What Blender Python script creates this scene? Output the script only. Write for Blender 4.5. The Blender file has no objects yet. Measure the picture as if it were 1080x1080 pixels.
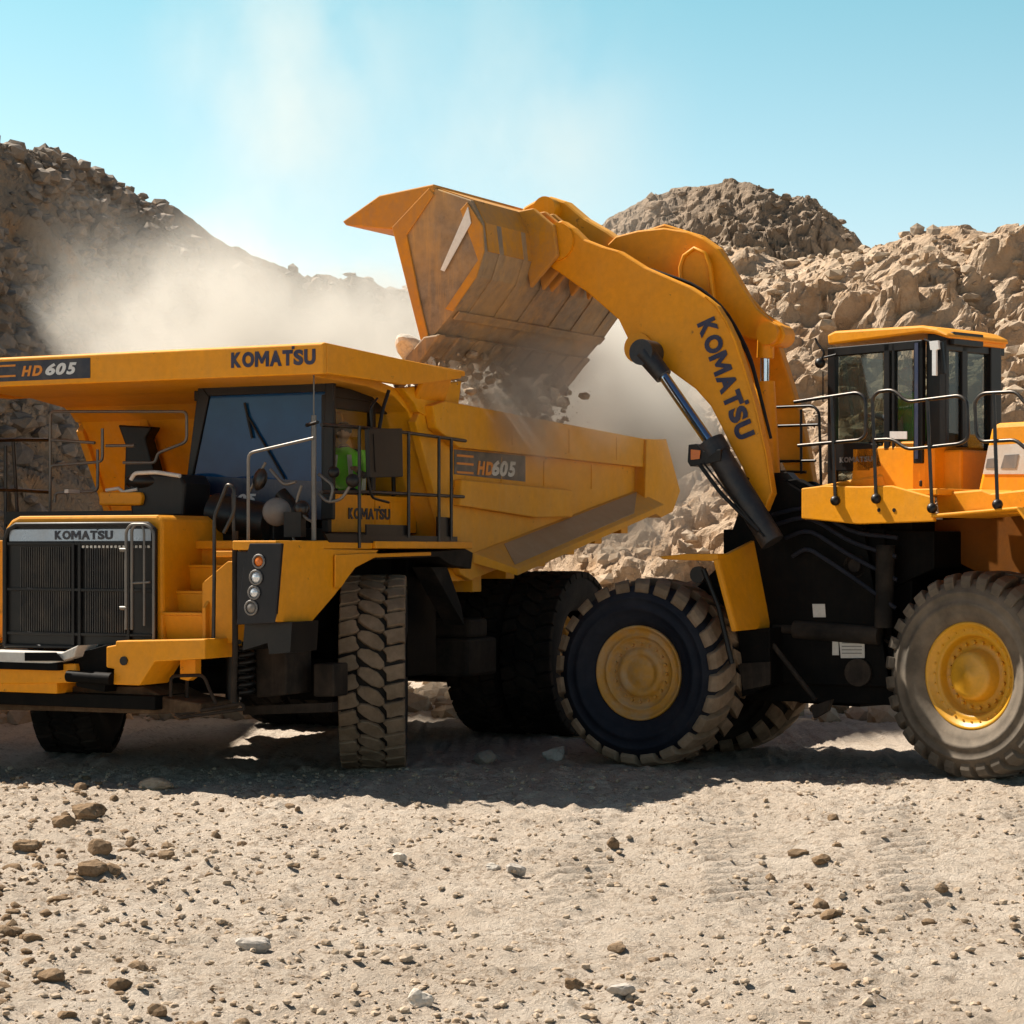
import bpy, bmesh, math, random
import numpy as np
from mathutils import Vector, Matrix
R_ = math.radians
S = bpy.context.scene
COL = S.collection

# ---------------------------------------------------------------- camera, sky, sun, exposure
cam_d = bpy.data.cameras.new("camera")
cam = bpy.data.objects.new("camera", cam_d)
COL.objects.link(cam)
cam.location = (0, 0, 2.37)
cam.rotation_euler = (R_(90), 0, 0)
cam_d.sensor_width = 36
cam_d.lens = 2300 / 1080 * 36
cam_d.shift_y = 40 / 1080
cam_d.clip_end = 5000
S.camera = cam

SUN_AZ = (-0.86, 0.51)
SUN_EL = R_(52)
W = bpy.data.worlds.new("World")
S.world = W
W.use_nodes = True
nt = W.node_tree
bg = nt.nodes["Background"]
sky = nt.nodes.new("ShaderNodeTexSky")
sky.sky_type = 'NISHITA'
sky.sun_disc = False
sky.sun_elevation = SUN_EL
sky.sun_rotation = math.atan2(SUN_AZ[0], SUN_AZ[1])
sky.altitude = 0
sky.air_density = 0.8
sky.dust_density = 1.5
sky.ozone_density = 1.2
hs = nt.nodes.new("ShaderNodeMix")
hs.data_type = 'RGBA'
hs.blend_type = 'MULTIPLY'
hs.inputs[0].default_value = 1
wtc = nt.nodes.new("ShaderNodeTexCoord")
wsp = nt.nodes.new("ShaderNodeSeparateXYZ")
wr = nt.nodes.new("ShaderNodeValToRGB")
nt.links.new(wtc.outputs["Generated"], wsp.inputs[0])
nt.links.new(wsp.outputs[2], wr.inputs[0])
cr = wr.color_ramp
cr.elements[0].position = 0.05; cr.elements[0].color = (1.36, 1.12, 0.95, 1)
cr.elements[1].position = 0.25; cr.elements[1].color = (0.68, 1.02, 0.80, 1)
e_ = cr.elements.new(0.15); e_.color = (1.0, 1.08, 0.87, 1)
e_ = cr.elements.new(0.36); e_.color = (0.34, 0.44, 0.40, 1)
e_ = cr.elements.new(0.6); e_.color = (0.22, 0.25, 0.26, 1)
nt.links.new(wr.outputs[0], hs.inputs[7])
nt.links.new(sky.outputs[0], hs.inputs[6])
nt.links.new(hs.outputs[2], bg.inputs[0])
bg.inputs[1].default_value = 0.10

sun_d = bpy.data.lights.new("sun", 'SUN')
sun = bpy.data.objects.new("sun", sun_d)
COL.objects.link(sun)
sun_d.energy = 5.0
sun_d.angle = R_(0.5)
sun_d.color = (1.0, 0.93, 0.82)
sd = Vector((SUN_AZ[0] * math.cos(SUN_EL), SUN_AZ[1] * math.cos(SUN_EL), math.sin(SUN_EL)))
sun.rotation_euler = sd.to_track_quat('Z', 'Y').to_euler()
sun.location = sd * 60

S.view_settings.view_transform = 'Standard'
S.view_settings.look = 'None'
S.view_settings.exposure = 1.0
S.view_settings.gamma = 1
S.render.engine = 'CYCLES'
S.cycles.use_denoising = True
S.cycles.max_bounces = 6
S.cycles.volume_bounces = 1
S.cycles.transparent_max_bounces = 12
S.cycles.volume_step_rate = 1.6

rng = np.random.default_rng(7)
random.seed(5)

# ---------------------------------------------------------------- numpy noise
_lat = {}
def vnoise(x, y, seed=0):
    if seed not in _lat:
        _lat[seed] = np.random.default_rng(seed + 100).random((256, 256))
    L = _lat[seed]
    xi = np.floor(x).astype(int); yi = np.floor(y).astype(int)
    fx = x - xi; fy = y - yi
    fx = fx * fx * (3 - 2 * fx); fy = fy * fy * (3 - 2 * fy)
    a = L[xi & 255, yi & 255]; b = L[(xi + 1) & 255, yi & 255]
    c = L[xi & 255, (yi + 1) & 255]; d = L[(xi + 1) & 255, (yi + 1) & 255]
    return (a * (1 - fx) + b * fx) * (1 - fy) + (c * (1 - fx) + d * fx) * fy
def fbm(x, y, o=5, seed=0, gain=0.5):
    s = 0; a = 1; t = 0
    for k in range(o):
        s = s + a * (vnoise(x * 2 ** k + 13.7 * k, y * 2 ** k + 5.1 * k, seed + k) - 0.5)
        t += a; a *= gain
    return s / t * 2
def ridged(x, y, o=4, seed=0):
    s = 0; a = 1; t = 0
    for k in range(o):
        s = s + a * (1 - 2 * np.abs(vnoise(x * 2 ** k + 3.7 * k, y * 2 ** k + 9.1 * k, seed + k) - 0.5))
        t += a; a *= 0.5
    return s / t
def worley(x, y, seed=0):
    """distance to nearest feature and its random value"""
    r1 = np.random.default_rng(seed + 900).random((64, 64, 3))
    xi = np.floor(x).astype(int); yi = np.floor(y).astype(int)
    best = np.full(x.shape, 9.0); val = np.zeros(x.shape)
    for i in (-1, 0, 1):
        for j in (-1, 0, 1):
            c = r1[(xi + i) & 63, (yi + j) & 63]
            d = np.hypot(xi + i + c[..., 0] - x, yi + j + c[..., 1] - y)
            m = d < best
            best = np.where(m, d, best); val = np.where(m, c[..., 2], val)
    return best, val

# ---------------------------------------------------------------- materials
def newmat(name):
    m = bpy.data.materials.new(name)
    m.use_nodes = True
    return m, m.node_tree, m.node_tree.nodes["Principled BSDF"]
def N(nt, t, **kw):
    n = nt.nodes.new(t)
    for k, v in kw.items():
        setattr(n, k, v)
    return n
def rgba(c):
    return (c[0], c[1], c[2], 1)
def noise(nt, scale, detail=5, rough=0.6, vec=None, coord='Object'):
    tc = N(nt, "ShaderNodeTexCoord")
    n = N(nt, "ShaderNodeTexNoise")
    n.inputs["Scale"].default_value = scale
    n.inputs["Detail"].default_value = detail
    n.inputs["Roughness"].default_value = rough
    nt.links.new(vec if vec else tc.outputs[coord], n.inputs["Vector"])
    return n.outputs["Fac"]
def ramp(nt, src, a, b, ca=(0, 0, 0), cb=(1, 1, 1)):
    r = N(nt, "ShaderNodeValToRGB")
    r.color_ramp.elements[0].position = a
    r.color_ramp.elements[1].position = b
    r.color_ramp.elements[0].color = rgba(ca)
    r.color_ramp.elements[1].color = rgba(cb)
    nt.links.new(src, r.inputs[0])
    return r.outputs[0]
def mix(nt, fac, a, b):
    m = N(nt, "ShaderNodeMix", data_type='RGBA')
    for s, v in ((0, fac), (6, a), (7, b)):
        if isinstance(v, (int, float)):
            m.inputs[s].default_value = v
        elif isinstance(v, tuple):
            m.inputs[s].default_value = rgba(v)
        else:
            nt.links.new(v, m.inputs[s])
    return m.outputs[2]
def mth(nt, op, a, b=0.0):
    m = N(nt, "ShaderNodeMath", operation=op)
    for s, v in ((0, a), (1, b)):
        if isinstance(v, (int, float)):
            m.inputs[s].default_value = v
        else:
            nt.links.new(v, m.inputs[s])
    return m.outputs[0]
def bump(nt, p, src, strength, dist=0.02):
    b = N(nt, "ShaderNodeBump")
    b.inputs["Strength"].default_value = strength
    b.inputs["Distance"].default_value = dist
    nt.links.new(src, b.inputs["Height"])
    nt.links.new(b.outputs[0], p.inputs["Normal"])
DUST = (0.42, 0.32, 0.22)
def surf(name, col, rough=0.45, metal=0.0, dust=0.25, scale=2.0, up=0.5, bmp=0.1, streak=True, col2=None, dustcol=DUST, spec=0.5, chips=0.0):
    """paint / rubber / metal with blotchy dust, dust on upward faces and vertical streaks"""
    m, nt, p = newmat(name)
    n1 = noise(nt, scale, 8, 0.65)
    n2 = noise(nt, scale * 9, 6, 0.7)
    base = mix(nt, ramp(nt, n2, 0.3, 0.75), col, col2 if col2 else tuple(c * 0.82 for c in col))
    geo = N(nt, "ShaderNodeNewGeometry")
    sp = N(nt, "ShaderNodeSeparateXYZ")
    nt.links.new(geo.outputs["Normal"], sp.inputs[0])
    upf = mth(nt, 'MULTIPLY', mth(nt, 'MAXIMUM', sp.outputs[2], 0.0), up)
    d = mth(nt, 'MULTIPLY', ramp(nt, n1, 0.42, 0.72), dust)
    if streak:
        tc = N(nt, "ShaderNodeTexCoord")
        mp = N(nt, "ShaderNodeMapping")
        mp.inputs["Scale"].default_value = (9, 9, 0.9)
        nt.links.new(tc.outputs["Object"], mp.inputs[0])
        n3 = noise(nt, 1.0, 5, 0.7, mp.outputs[0])
        d = mth(nt, 'ADD', d, mth(nt, 'MULTIPLY', ramp(nt, n3, 0.5, 0.8), dust * 0.7))
    d = mth(nt, 'ADD', d, mth(nt, 'MULTIPLY', upf, n2))
    d = mth(nt, 'MINIMUM', d, 1.0)
    colr = mix(nt, d, base, dustcol)
    if chips:
        n5 = noise(nt, 6.0, 10, 0.8)
        colr = mix(nt, mth(nt, 'MULTIPLY', ramp(nt, n5, 0.635, 0.66), chips), colr, (0.11, 0.06, 0.025))
        n6 = noise(nt, 1.1, 4, 0.6)
        colr = mix(nt, mth(nt, 'MULTIPLY', ramp(nt, n6, 0.35, 0.75), 0.22), colr, (0.52, 0.17, 0.004))
    nt.links.new(colr, p.inputs["Base Color"])
    rr = mth(nt, 'ADD', mth(nt, 'MULTIPLY', d, 0.9 - rough), rough)
    nt.links.new(rr, p.inputs["Roughness"])
    p.inputs["Metallic"].default_value = metal
    p.inputs["Specular IOR Level"].default_value = spec
    if bmp:
        bump(nt, p, n2, bmp, 0.01)
    return m

YEL = (0.85, 0.328, 0.001)
M = {}
M['yellow'] = surf("yellow_paint", YEL, 0.48, 0, 0.16, 1.3, 0.3, 0.25, dustcol=(0.50,0.31,0.12), spec=0.3, chips=0.75)
M['yellow_bed'] = surf("dusty_yellow_paint", (0.82, 0.36, 0.008), 0.5, 0, 0.30, 0.9, 0.5, dustcol=(0.62, 0.40, 0.19), spec=0.2, chips=0.7)
M['yellow_worn'] = surf("worn_bucket_steel_and_paint", (0.66, 0.28, 0.01), 0.5, 0.0, 0.55, 1.1, 0.4, 0.3, col2=(0.46, 0.22, 0.05), dustcol=(0.34, 0.24, 0.15), spec=0.2, chips=0.8)
M['steel_worn'] = surf("scoured_steel", (0.30, 0.235, 0.175), 0.5, 0.0, 0.9, 0.8, 0.4, 0.5, col2=(0.15, 0.115, 0.085), dustcol=(0.55, 0.33, 0.13), spec=0.3)
M['black'] = surf("black_paint", (0.006, 0.006, 0.007), 0.40, 0, 0.05, 2.5, 0.15, dustcol=(0.2,0.15,0.1), spec=0.3)
M['grime'] = surf("dark_greasy_metal", (0.004, 0.004, 0.004), 0.6, 0, 0.07, 3, 0.2, 0.3, dustcol=(0.07, 0.05, 0.035), spec=0.08)
M['rail'] = surf("handrail_steel", (0.025, 0.025, 0.028), 0.3, 0.6, 0.1, 3, 0.3)
M['rail_light'] = surf("pale_handrail", (0.13, 0.125, 0.12), 0.35, 0.3, 0.2, 3, 0.3)
M['rubber'] = surf("dusty_tyre_rubber", (0.012, 0.011, 0.010), 0.8, 0, 0.5, 1.8, 0.3, 0.4, False, dustcol=(0.085, 0.065, 0.05), spec=0.15)
M['rubber_tread'] = surf("muddy_tread_rubber", (0.20, 0.14, 0.09), 0.85, 0, 0.7, 4.0, 0.3, 0.5, False, dustcol=(0.36, 0.26, 0.18), spec=0.2)
M['rubber_pale'] = surf("pale_dusty_tyre", (0.10, 0.083, 0.065), 0.85, 0, 0.8, 1.3, 0.6, 0.4, False, dustcol=(0.29, 0.23, 0.17), spec=0.2)
M['rubber_dark'] = surf("blue_black_tyre", (0.008, 0.011, 0.020), 0.7, 0, 0.25, 1.6, 0.3, 0.3, False, dustcol=(0.085, 0.08, 0.09), spec=0.2)  # near-black, slightly blue rubber
M['groove'] = surf("tread_groove_rubber", (0.005, 0.004, 0.004), 0.9, 0, 0.2, 4, 0.2, 0.4, False, dustcol=(0.08, 0.06, 0.04))
M['rim_dusty'] = surf("mud_splashed_rim", (0.58, 0.27, 0.03), 0.55, 0, 0.75, 3.5, 0.4, 0.4, False)
M['rim'] = surf("yellow_rim_paint", (0.75, 0.36, 0.015), 0.32, 0, 0.10, 3.0, 0.3, 0.1, False)
M['ledge'] = surf("heat_scuffed_ledge", (0.42, 0.26, 0.13), 0.6, 0, 0.6, 1.2, 0.3, 0.2, dustcol=(0.46, 0.33, 0.21), spec=0.2)
M['guard'] = surf("muddy_guard", (0.07, 0.045, 0.028), 0.85, 0, 0.7, 4, 0.4, 0.5, dustcol=(0.16, 0.11, 0.07), spec=0.1)
M['underside'] = surf("shade_toned_fender_underside", (0.20, 0.065, 0.006), 0.8, 0, 0.5, 2.0, 0.2, 0.2, dustcol=(0.10, 0.05, 0.02), spec=0.1)  # yellow darkened to brown: shade under the fender put into the colour
M['chrome'] = surf("chrome_rod", (0.62, 0.70, 0.82), 0.15, 1.0, 0.0, 3, 0.0, 0, False)
M['navy'] = surf("navy_lettering", (0.008, 0.012, 0.06), 0.5, 0, 0.10, 6, 0.1, 0, False)
M['decal'] = surf("black_decal", (0.012, 0.014, 0.03), 0.45, 0, 0.12, 6, 0.1, 0, False)
M['decal_faded'] = surf("faded_decal", (0.10, 0.09, 0.08), 0.6, 0, 0.4, 4, 0.1, 0, False)
M['white'] = surf("white_paint", (0.72, 0.72, 0.72), 0.5, 0, 0.2, 6, 0.2, 0, False)
M['dustywhite'] = surf("dusty_white_plate", (0.62, 0.60, 0.56), 0.6, 0, 0.4, 3, 0.3, 0.2, False)
M['orange_txt'] = surf("orange_lettering", (0.75, 0.25, 0.01), 0.5, 0, 0.1, 6, 0.1, 0, False)
M['grey'] = surf("grey_metal", (0.16, 0.16, 0.165), 0.5, 0.2, 0.3, 3, 0.3)
M['tank'] = surf("dusty_tank", (0.022, 0.017, 0.014), 0.7, 0, 0.5, 3, 0.3, dustcol=(0.085,0.062,0.045), spec=0.15)
M['lens'] = surf("lamp_lens", (0.75, 0.78, 0.82), 0.12, 0.3, 0.05, 6, 0, 0, False)
M['lens_orange'] = surf("orange_lens", (0.70, 0.16, 0.01), 0.2, 0, 0.05, 6, 0, 0, False)
M['fins'] = surf("radiator_fins", (0.030, 0.029, 0.030), 0.5, 0.3, 0.15, 3, 0.1, 0, True)
M['skin'] = surf("skin", (0.50, 0.28, 0.18), 0.6, 0, 0, 3, 0, 0, False)
M['hivis'] = surf("green_hi_vis_cloth", (0.22, 0.85, 0.03), 0.85, 0, 0.05, 8, 0, 0.2, False)
M['cloth'] = surf("dark_cloth", (0.04, 0.045, 0.06), 0.9, 0, 0.05, 8, 0, 0.2, False)
M['strip'] = surf("reflective_strip", (0.75, 0.70, 0.60), 0.4, 0, 0.05, 8, 0, 0, False)

def glassmat(name, tint, gl=0.35, opaque=0.0):
    m = bpy.data.materials.new(name)
    m.use_nodes = True
    nt = m.node_tree
    nt.nodes.clear()
    out = N(nt, "ShaderNodeOutputMaterial")
    tr = N(nt, "ShaderNodeBsdfTransparent"); tr.inputs[0].default_value = rgba(tint)
    df = N(nt, "ShaderNodeBsdfDiffuse")
    nz = noise(nt, 1.7, 4, 0.6)
    nt.links.new(mix(nt, ramp(nt, nz, 0.3, 0.7), tuple(c * 0.4 for c in tint), tuple(min(1, c * 0.6) for c in tint)), df.inputs[0])
    m1 = N(nt, "ShaderNodeMixShader"); m1.inputs[0].default_value = opaque
    nt.links.new(tr.outputs[0], m1.inputs[1]); nt.links.new(df.outputs[0], m1.inputs[2])
    g = N(nt, "ShaderNodeBsdfGlossy"); g.inputs[1].default_value = 0.04
    fr = N(nt, "ShaderNodeLayerWeight"); fr.inputs[0].default_value = 0.5
    f = mth(nt, 'MINIMUM', mth(nt, 'ADD', mth(nt, 'MULTIPLY', mth(nt, 'POWER', fr.outputs["Facing"], 4.0), 0.28), gl), 1.0)
    m2 = N(nt, "ShaderNodeMixShader"); nt.links.new(f, m2.inputs[0])
    nt.links.new(m1.outputs[0], m2.inputs[1]); nt.links.new(g.outputs[0], m2.inputs[2])
    nt.links.new(m2.outputs[0], out.inputs[0])
    return m
M['glass_blue'] = glassmat("blue_tinted_windscreen", (0.03, 0.19, 0.50), 0.03, 0.55)
M['glass'] = glassmat("cab_glass", (0.60, 0.63, 0.60), 0.05, 0.03)

M['glass_clear'] = glassmat("clear_side_glass", (0.93, 0.95, 0.93), 0.01, 0.0)

def earth(name, ca, cb, cc, scale=0.6, rough=0.95, bmp=0.8, dist=0.15, fine=30, fb=0.5, crumbs=None):
    m, nt, p = newmat(name)
    n1 = noise(nt, scale, 8, 0.65)
    n2 = noise(nt, scale * 7, 8, 0.7)
    n3 = noise(nt, fine, 6, 0.75)
    c = mix(nt, ramp(nt, n1, 0.35, 0.68), ca, cb)
    c = mix(nt, ramp(nt, n2, 0.50, 0.70), c, cc)
    c = mix(nt, mth(nt, 'MULTIPLY', ramp(nt, n3, 0.45, 0.75), 0.45), c, tuple(x * 0.55 for x in ca))
    if crumbs:      # patches of darker broken soil
        n4 = noise(nt, 15, 8, 0.75); n5 = noise(nt, 1.3, 5, 0.65)
        k = mth(nt, 'MULTIPLY', ramp(nt, n4, 0.49, 0.58), ramp(nt, n5, 0.36, 0.60))
        c = mix(nt, mth(nt, 'MULTIPLY', k, 0.75), c, crumbs)
        c = mix(nt, mth(nt, 'MULTIPLY', ramp(nt, noise(nt, 55, 4, 0.7), 0.58, 0.68), 0.6), c, (0.84, 0.74, 0.64))
    nt.links.new(c, p.inputs["Base Color"])
    p.inputs["Roughness"].default_value = rough
    p.inputs["Specular IOR Level"].default_value = 0.15
    h = mth(nt, 'ADD', mth(nt, 'MULTIPLY', n2, 1.0), mth(nt, 'MULTIPLY', n3, fb))
    bump(nt, p, h, bmp, dist)
    return m
M['ground'] = earth("pale_dirt", (0.60, 0.49, 0.385), (0.76, 0.645, 0.53), (0.62, 0.49, 0.375), 0.7, bmp=1.0, dist=0.07, fine=38, fb=0.9, crumbs=(0.26, 0.175, 0.11))
M['hill_left'] = earth("grey_brown_rubble", (0.22, 0.175, 0.135), (0.33, 0.265, 0.20), (0.42, 0.25, 0.13), 0.16, bmp=0.9, dist=0.25, fine=5)
M['hill_right'] = earth("tan_rubble", (0.43, 0.305, 0.205), (0.60, 0.455, 0.325), (0.46, 0.29, 0.16), 0.16, bmp=0.9, dist=0.3, fine=4)
M['hill_far'] = earth("far_grey_rubble", (0.28, 0.21, 0.15), (0.38, 0.28, 0.20), (0.22, 0.17, 0.13), 0.09, bmp=0.9, dist=0.5, fine=2.5)
M['rock_dark'] = earth("grey_stone", (0.16, 0.135, 0.115), (0.34, 0.285, 0.235), (0.36, 0.25, 0.16), 0.8, bmp=0.5, dist=0.04, fine=12)
M['rock_tan'] = earth("tan_stone", (0.38, 0.29, 0.20), (0.50, 0.39, 0.29), (0.33, 0.22, 0.13), 0.8, bmp=0.5, dist=0.04, fine=12)
M['rock_white'] = earth("white_stone", (0.58, 0.51, 0.43), (0.68, 0.61, 0.53), (0.45, 0.38, 0.31), 3, bmp=0.4, dist=0.01, fine=40)
M['rock_grey'] = earth("blue_grey_stone", (0.38, 0.335, 0.29), (0.47, 0.42, 0.37), (0.34, 0.29, 0.24), 3, bmp=0.4, dist=0.01, fine=40)
M['clod'] = earth("brown_clod", (0.19, 0.12, 0.065), (0.30, 0.21, 0.135), (0.14, 0.085, 0.045), 5, bmp=0.6, dist=0.02, fine=60)
M['pebble'] = earth("pebbles", (0.36, 0.265, 0.18), (0.50, 0.40, 0.30), (0.22, 0.14, 0.08), 2.2, bmp=0.3, dist=0.01, fine=60)

# ---------------------------------------------------------------- mesh builder
MATRIX = [None]          # optional frame conversion applied while building
class MB:
    def __init__(s):
        s.v = []; s.f = []; s.sm = []
    def add(s, vs, fs, smooth=False):
        b = len(s.v)
        s.v += [tuple(v) for v in vs]
        s.f += [tuple(i + b for i in f) for f in fs]
        s.sm += [smooth] * len(fs)
        return s
    def box(s, x0, x1, y0, y1, z0, z1):
        vs = [(x, y, z) for x in (x0, x1) for y in (y0, y1) for z in (z0, z1)]
        return s.add(vs, [(0, 1, 3, 2), (4, 6, 7, 5), (0, 4, 5, 1), (2, 3, 7, 6), (0, 2, 6, 4), (1, 5, 7, 3)])
    def prism(s, pts, vec):
        n = len(pts)
        vec = Vector(vec)
        nr = Vector((0, 0, 0))
        P = [Vector(p) for p in pts]
        for i in range(n):
            nr += P[i].cross(P[(i + 1) % n])
        if nr.dot(vec) > 0:
            P = P[::-1]
        vs = P + [p + vec for p in P]
        fs = [tuple(range(n)), tuple(range(2 * n - 1, n - 1, -1))]
        fs += [(i, i + n, (i + 1) % n + n, (i + 1) % n) for i in range(n)]
        return s.add(vs, fs)
    def plate(s, line, vec, t):
        """ribbon: polyline swept by vec, thickness t along each segment's normal (open profile)"""
        L = [Vector(p) for p in line]; v = Vector(vec)
        off = []
        for i, p in enumerate(L):
            d = (L[min(i + 1, len(L) - 1)] - L[max(i - 1, 0)])
            off.append(d.cross(v).normalized() * t)
        loop = L + [L[i] + off[i] for i in range(len(L) - 1, -1, -1)]
        return s.prism(loop, v)
    def tube(s, pts, r, n=8, caps=True, smooth=True):
        P = [Vector(p) for p in pts]
        vs = []; fs = []
        prev = None
        for i, p in enumerate(P):
            if i == 0: d = P[1] - P[0]
            elif i == len(P) - 1: d = P[-1] - P[-2]
            else: d = (P[i + 1] - p).normalized() + (p - P[i - 1]).normalized()
            if d.length < 1e-6: d = P[i] - P[i - 1]
            d.normalize()
            if prev is None:
                a = d.orthogonal().normalized()
            else:
                a = (prev - d * prev.dot(d)).normalized()
            prev = a
            b = d.cross(a)
            rr = r[i] if isinstance(r, (list, tuple)) else r
            for k in range(n):
                t = 2 * math.pi * k / n
                vs.append(p + (a * math.cos(t) + b * math.sin(t)) * rr)
        for i in range(len(P) - 1):
            for k in range(n):
                k2 = (k + 1) % n
                fs.append((i * n + k, i * n + k2, (i + 1) * n + k2, (i + 1) * n + k))
        s.add(vs, fs, smooth)
        if caps:
            s.add(vs[:n], [tuple(range(n - 1, -1, -1))])
            s.add(vs[-n:], [tuple(range(n))])
        return s
    def cyl(s, p0, p1, r, n=20):
        return s.tube([p0, p1], r, n)
    def rail(s, pts, r, rad=0.06, n=8):
        """tube with rounded corners"""
        P = [Vector(p) for p in pts]
        out = [P[0]]
        for i in range(1, len(P) - 1):
            a = P[i - 1] - P[i]; b = P[i + 1] - P[i]
            q = min(rad, a.length * 0.45, b.length * 0.45)
            p0 = P[i] + a.normalized() * q; p1 = P[i] + b.normalized() * q
            for t in (0, 0.33, 0.67, 1):
                out.append(p0 * (1 - t) ** 2 + P[i] * 2 * t * (1 - t) + p1 * t * t)
        out.append(P[-1])
        return s.tube(out, r, n)
    def lathe(s, prof, c=(0, 0, 0), n=64, smooth=True, sx=1):
        """profile [(r, y)] turned round the local y axis"""
        vs = []; fs = []
        for (r, y) in prof:
            for k in range(n):
                t = 2 * math.pi * k / n
                vs.append((c[0] + r * math.cos(t), c[1] + y, c[2] + r * math.sin(t)))
        for i in range(len(prof) - 1):
            for k in range(n):
                k2 = (k + 1) % n
                fs.append((i * n + k, (i + 1) * n + k, (i + 1) * n + k2, i * n + k2))
        return s.add(vs, fs, smooth)
    def ball(s, c, r, n=10, sc=(1, 1, 1)):
        pr = [(math.sin(math.pi * i / n) * r, -math.cos(math.pi * i / n) * r) for i in range(n + 1)]
        b = len(s.v)
        s.lathe([(max(a, 1e-4), y) for a, y in pr], (0, 0, 0), n * 2)
        for i in range(b, len(s.v)):
            v = s.v[i]
            s.v[i] = (c[0] + v[0] * sc[0], c[1] + v[1] * sc[1], c[2] + v[2] * sc[2])
        return s
    def islands(s):
        """the separate pieces this builder holds"""
        par = {}
        def find(a):
            while par[a] != a:
                par[a] = par[par[a]]; a = par[a]
            return a
        key = [tuple(round(c, 4) for c in v) for v in s.v]
        for k in key: par.setdefault(k, k)
        for f in s.f:
            r0 = find(key[f[0]])
            for i in f[1:]: par[find(key[i])] = r0
        out = {}
        for n, f in enumerate(s.f): out.setdefault(find(key[f[0]]), []).append(n)
        res = []
        for fl in out.values():
            m = MB(); ids = {}
            for n in fl:
                for i in s.f[n]:
                    if i not in ids: ids[i] = len(m.v); m.v.append(s.v[i])
                m.f.append(tuple(ids[i] for i in s.f[n])); m.sm.append(s.sm[n])
            res.append(m)
        return res
    def build(s, name, mat, parent=None, bevel=0, label=None, fix=True, split=False):
        if split:
            return [m.build(name, mat, parent, bevel, label, fix) for m in s.islands()][0]
        me = bpy.data.meshes.new(name)
        vs = s.v
        if MATRIX[0] is not None:
            vs = [tuple(MATRIX[0] @ Vector(v)) for v in vs]
        me.from_pydata(vs, [], s.f)
        me.polygons.foreach_set("use_smooth", s.sm)
        me.materials.append(mat)
        if fix:
            bm = bmesh.new(); bm.from_mesh(me)
            bmesh.ops.recalc_face_normals(bm, faces=bm.faces)
            bm.to_mesh(me); bm.free()
        o = bpy.data.objects.new(name, me)
        COL.objects.link(o)
        if parent: o.parent = parent
        if bevel:
            b = o.modifiers.new("bevel", 'BEVEL')
            b.width = bevel; b.segments = 2; b.limit_method = 'ANGLE'; b.angle_limit = R_(35)
        if label: o["label"] = label
        return o
def thing(name, label, cat, loc, rz=0, group=None):
    o = bpy.data.objects.new(name, None)
    COL.objects.link(o)
    o.location = loc; o.rotation_euler = (0, 0, rz)
    o.empty_display_size = 0.5
    o["label"] = label; o["category"] = cat
    if group: o["group"] = group
    return o
def tag(o, label, cat, group=None, kind=None):
    if label: o["label"] = label
    if cat: o["category"] = cat
    if group: o["group"] = group
    if kind: o["kind"] = kind
    return o
def glyph(ch, bold, shear):
    if ch == 'M':
        o_ = [(0, 0), (0, 1), (.25, 1), (.5, .52), (.75, 1), (1, 1), (1, 0), (.78, 0), (.78, .62), (.56, .2), (.44, .2), (.22, .62), (.22, 0)]
        n = len(o_)
        return np.array([(a, b, 0) for a, b in o_] + [(a, b, 1) for a, b in o_], dtype=float), [tuple(range(n)), tuple(range(2 * n - 1, n - 1, -1))] + [(i, (i + 1) % n, (i + 1) % n + n, i + n) for i in range(n)]
    cu = bpy.data.curves.new('glyph', 'FONT')
    cu.body = ch; cu.size = 1; cu.offset = bold; cu.shear = shear; cu.extrude = 0.02; cu.resolution_u = 4
    tmp = bpy.data.objects.new('glyph', cu)
    COL.objects.link(tmp)
    dg = bpy.context.evaluated_depsgraph_get(); dg.update()
    me = bpy.data.meshes.new_from_object(tmp.evaluated_get(dg))
    bpy.data.objects.remove(tmp)
    co = np.array([v.co[:] for v in me.vertices]); fs = [tuple(p.vertices) for p in me.polygons]
    bpy.data.meshes.remove(me)
    co[:, 0] -= co[:, 0].min(); co[:, 1] -= co[:, 1].min()
    co[:, 1] /= co[:, 1].max(); co[:, 2] = (co[:, 2] > 0)
    return co, fs
LW = dict(K=0.86, O=1.0, M=1.16, A=1.0, T=0.84, S=0.80, U=0.92)
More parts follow.
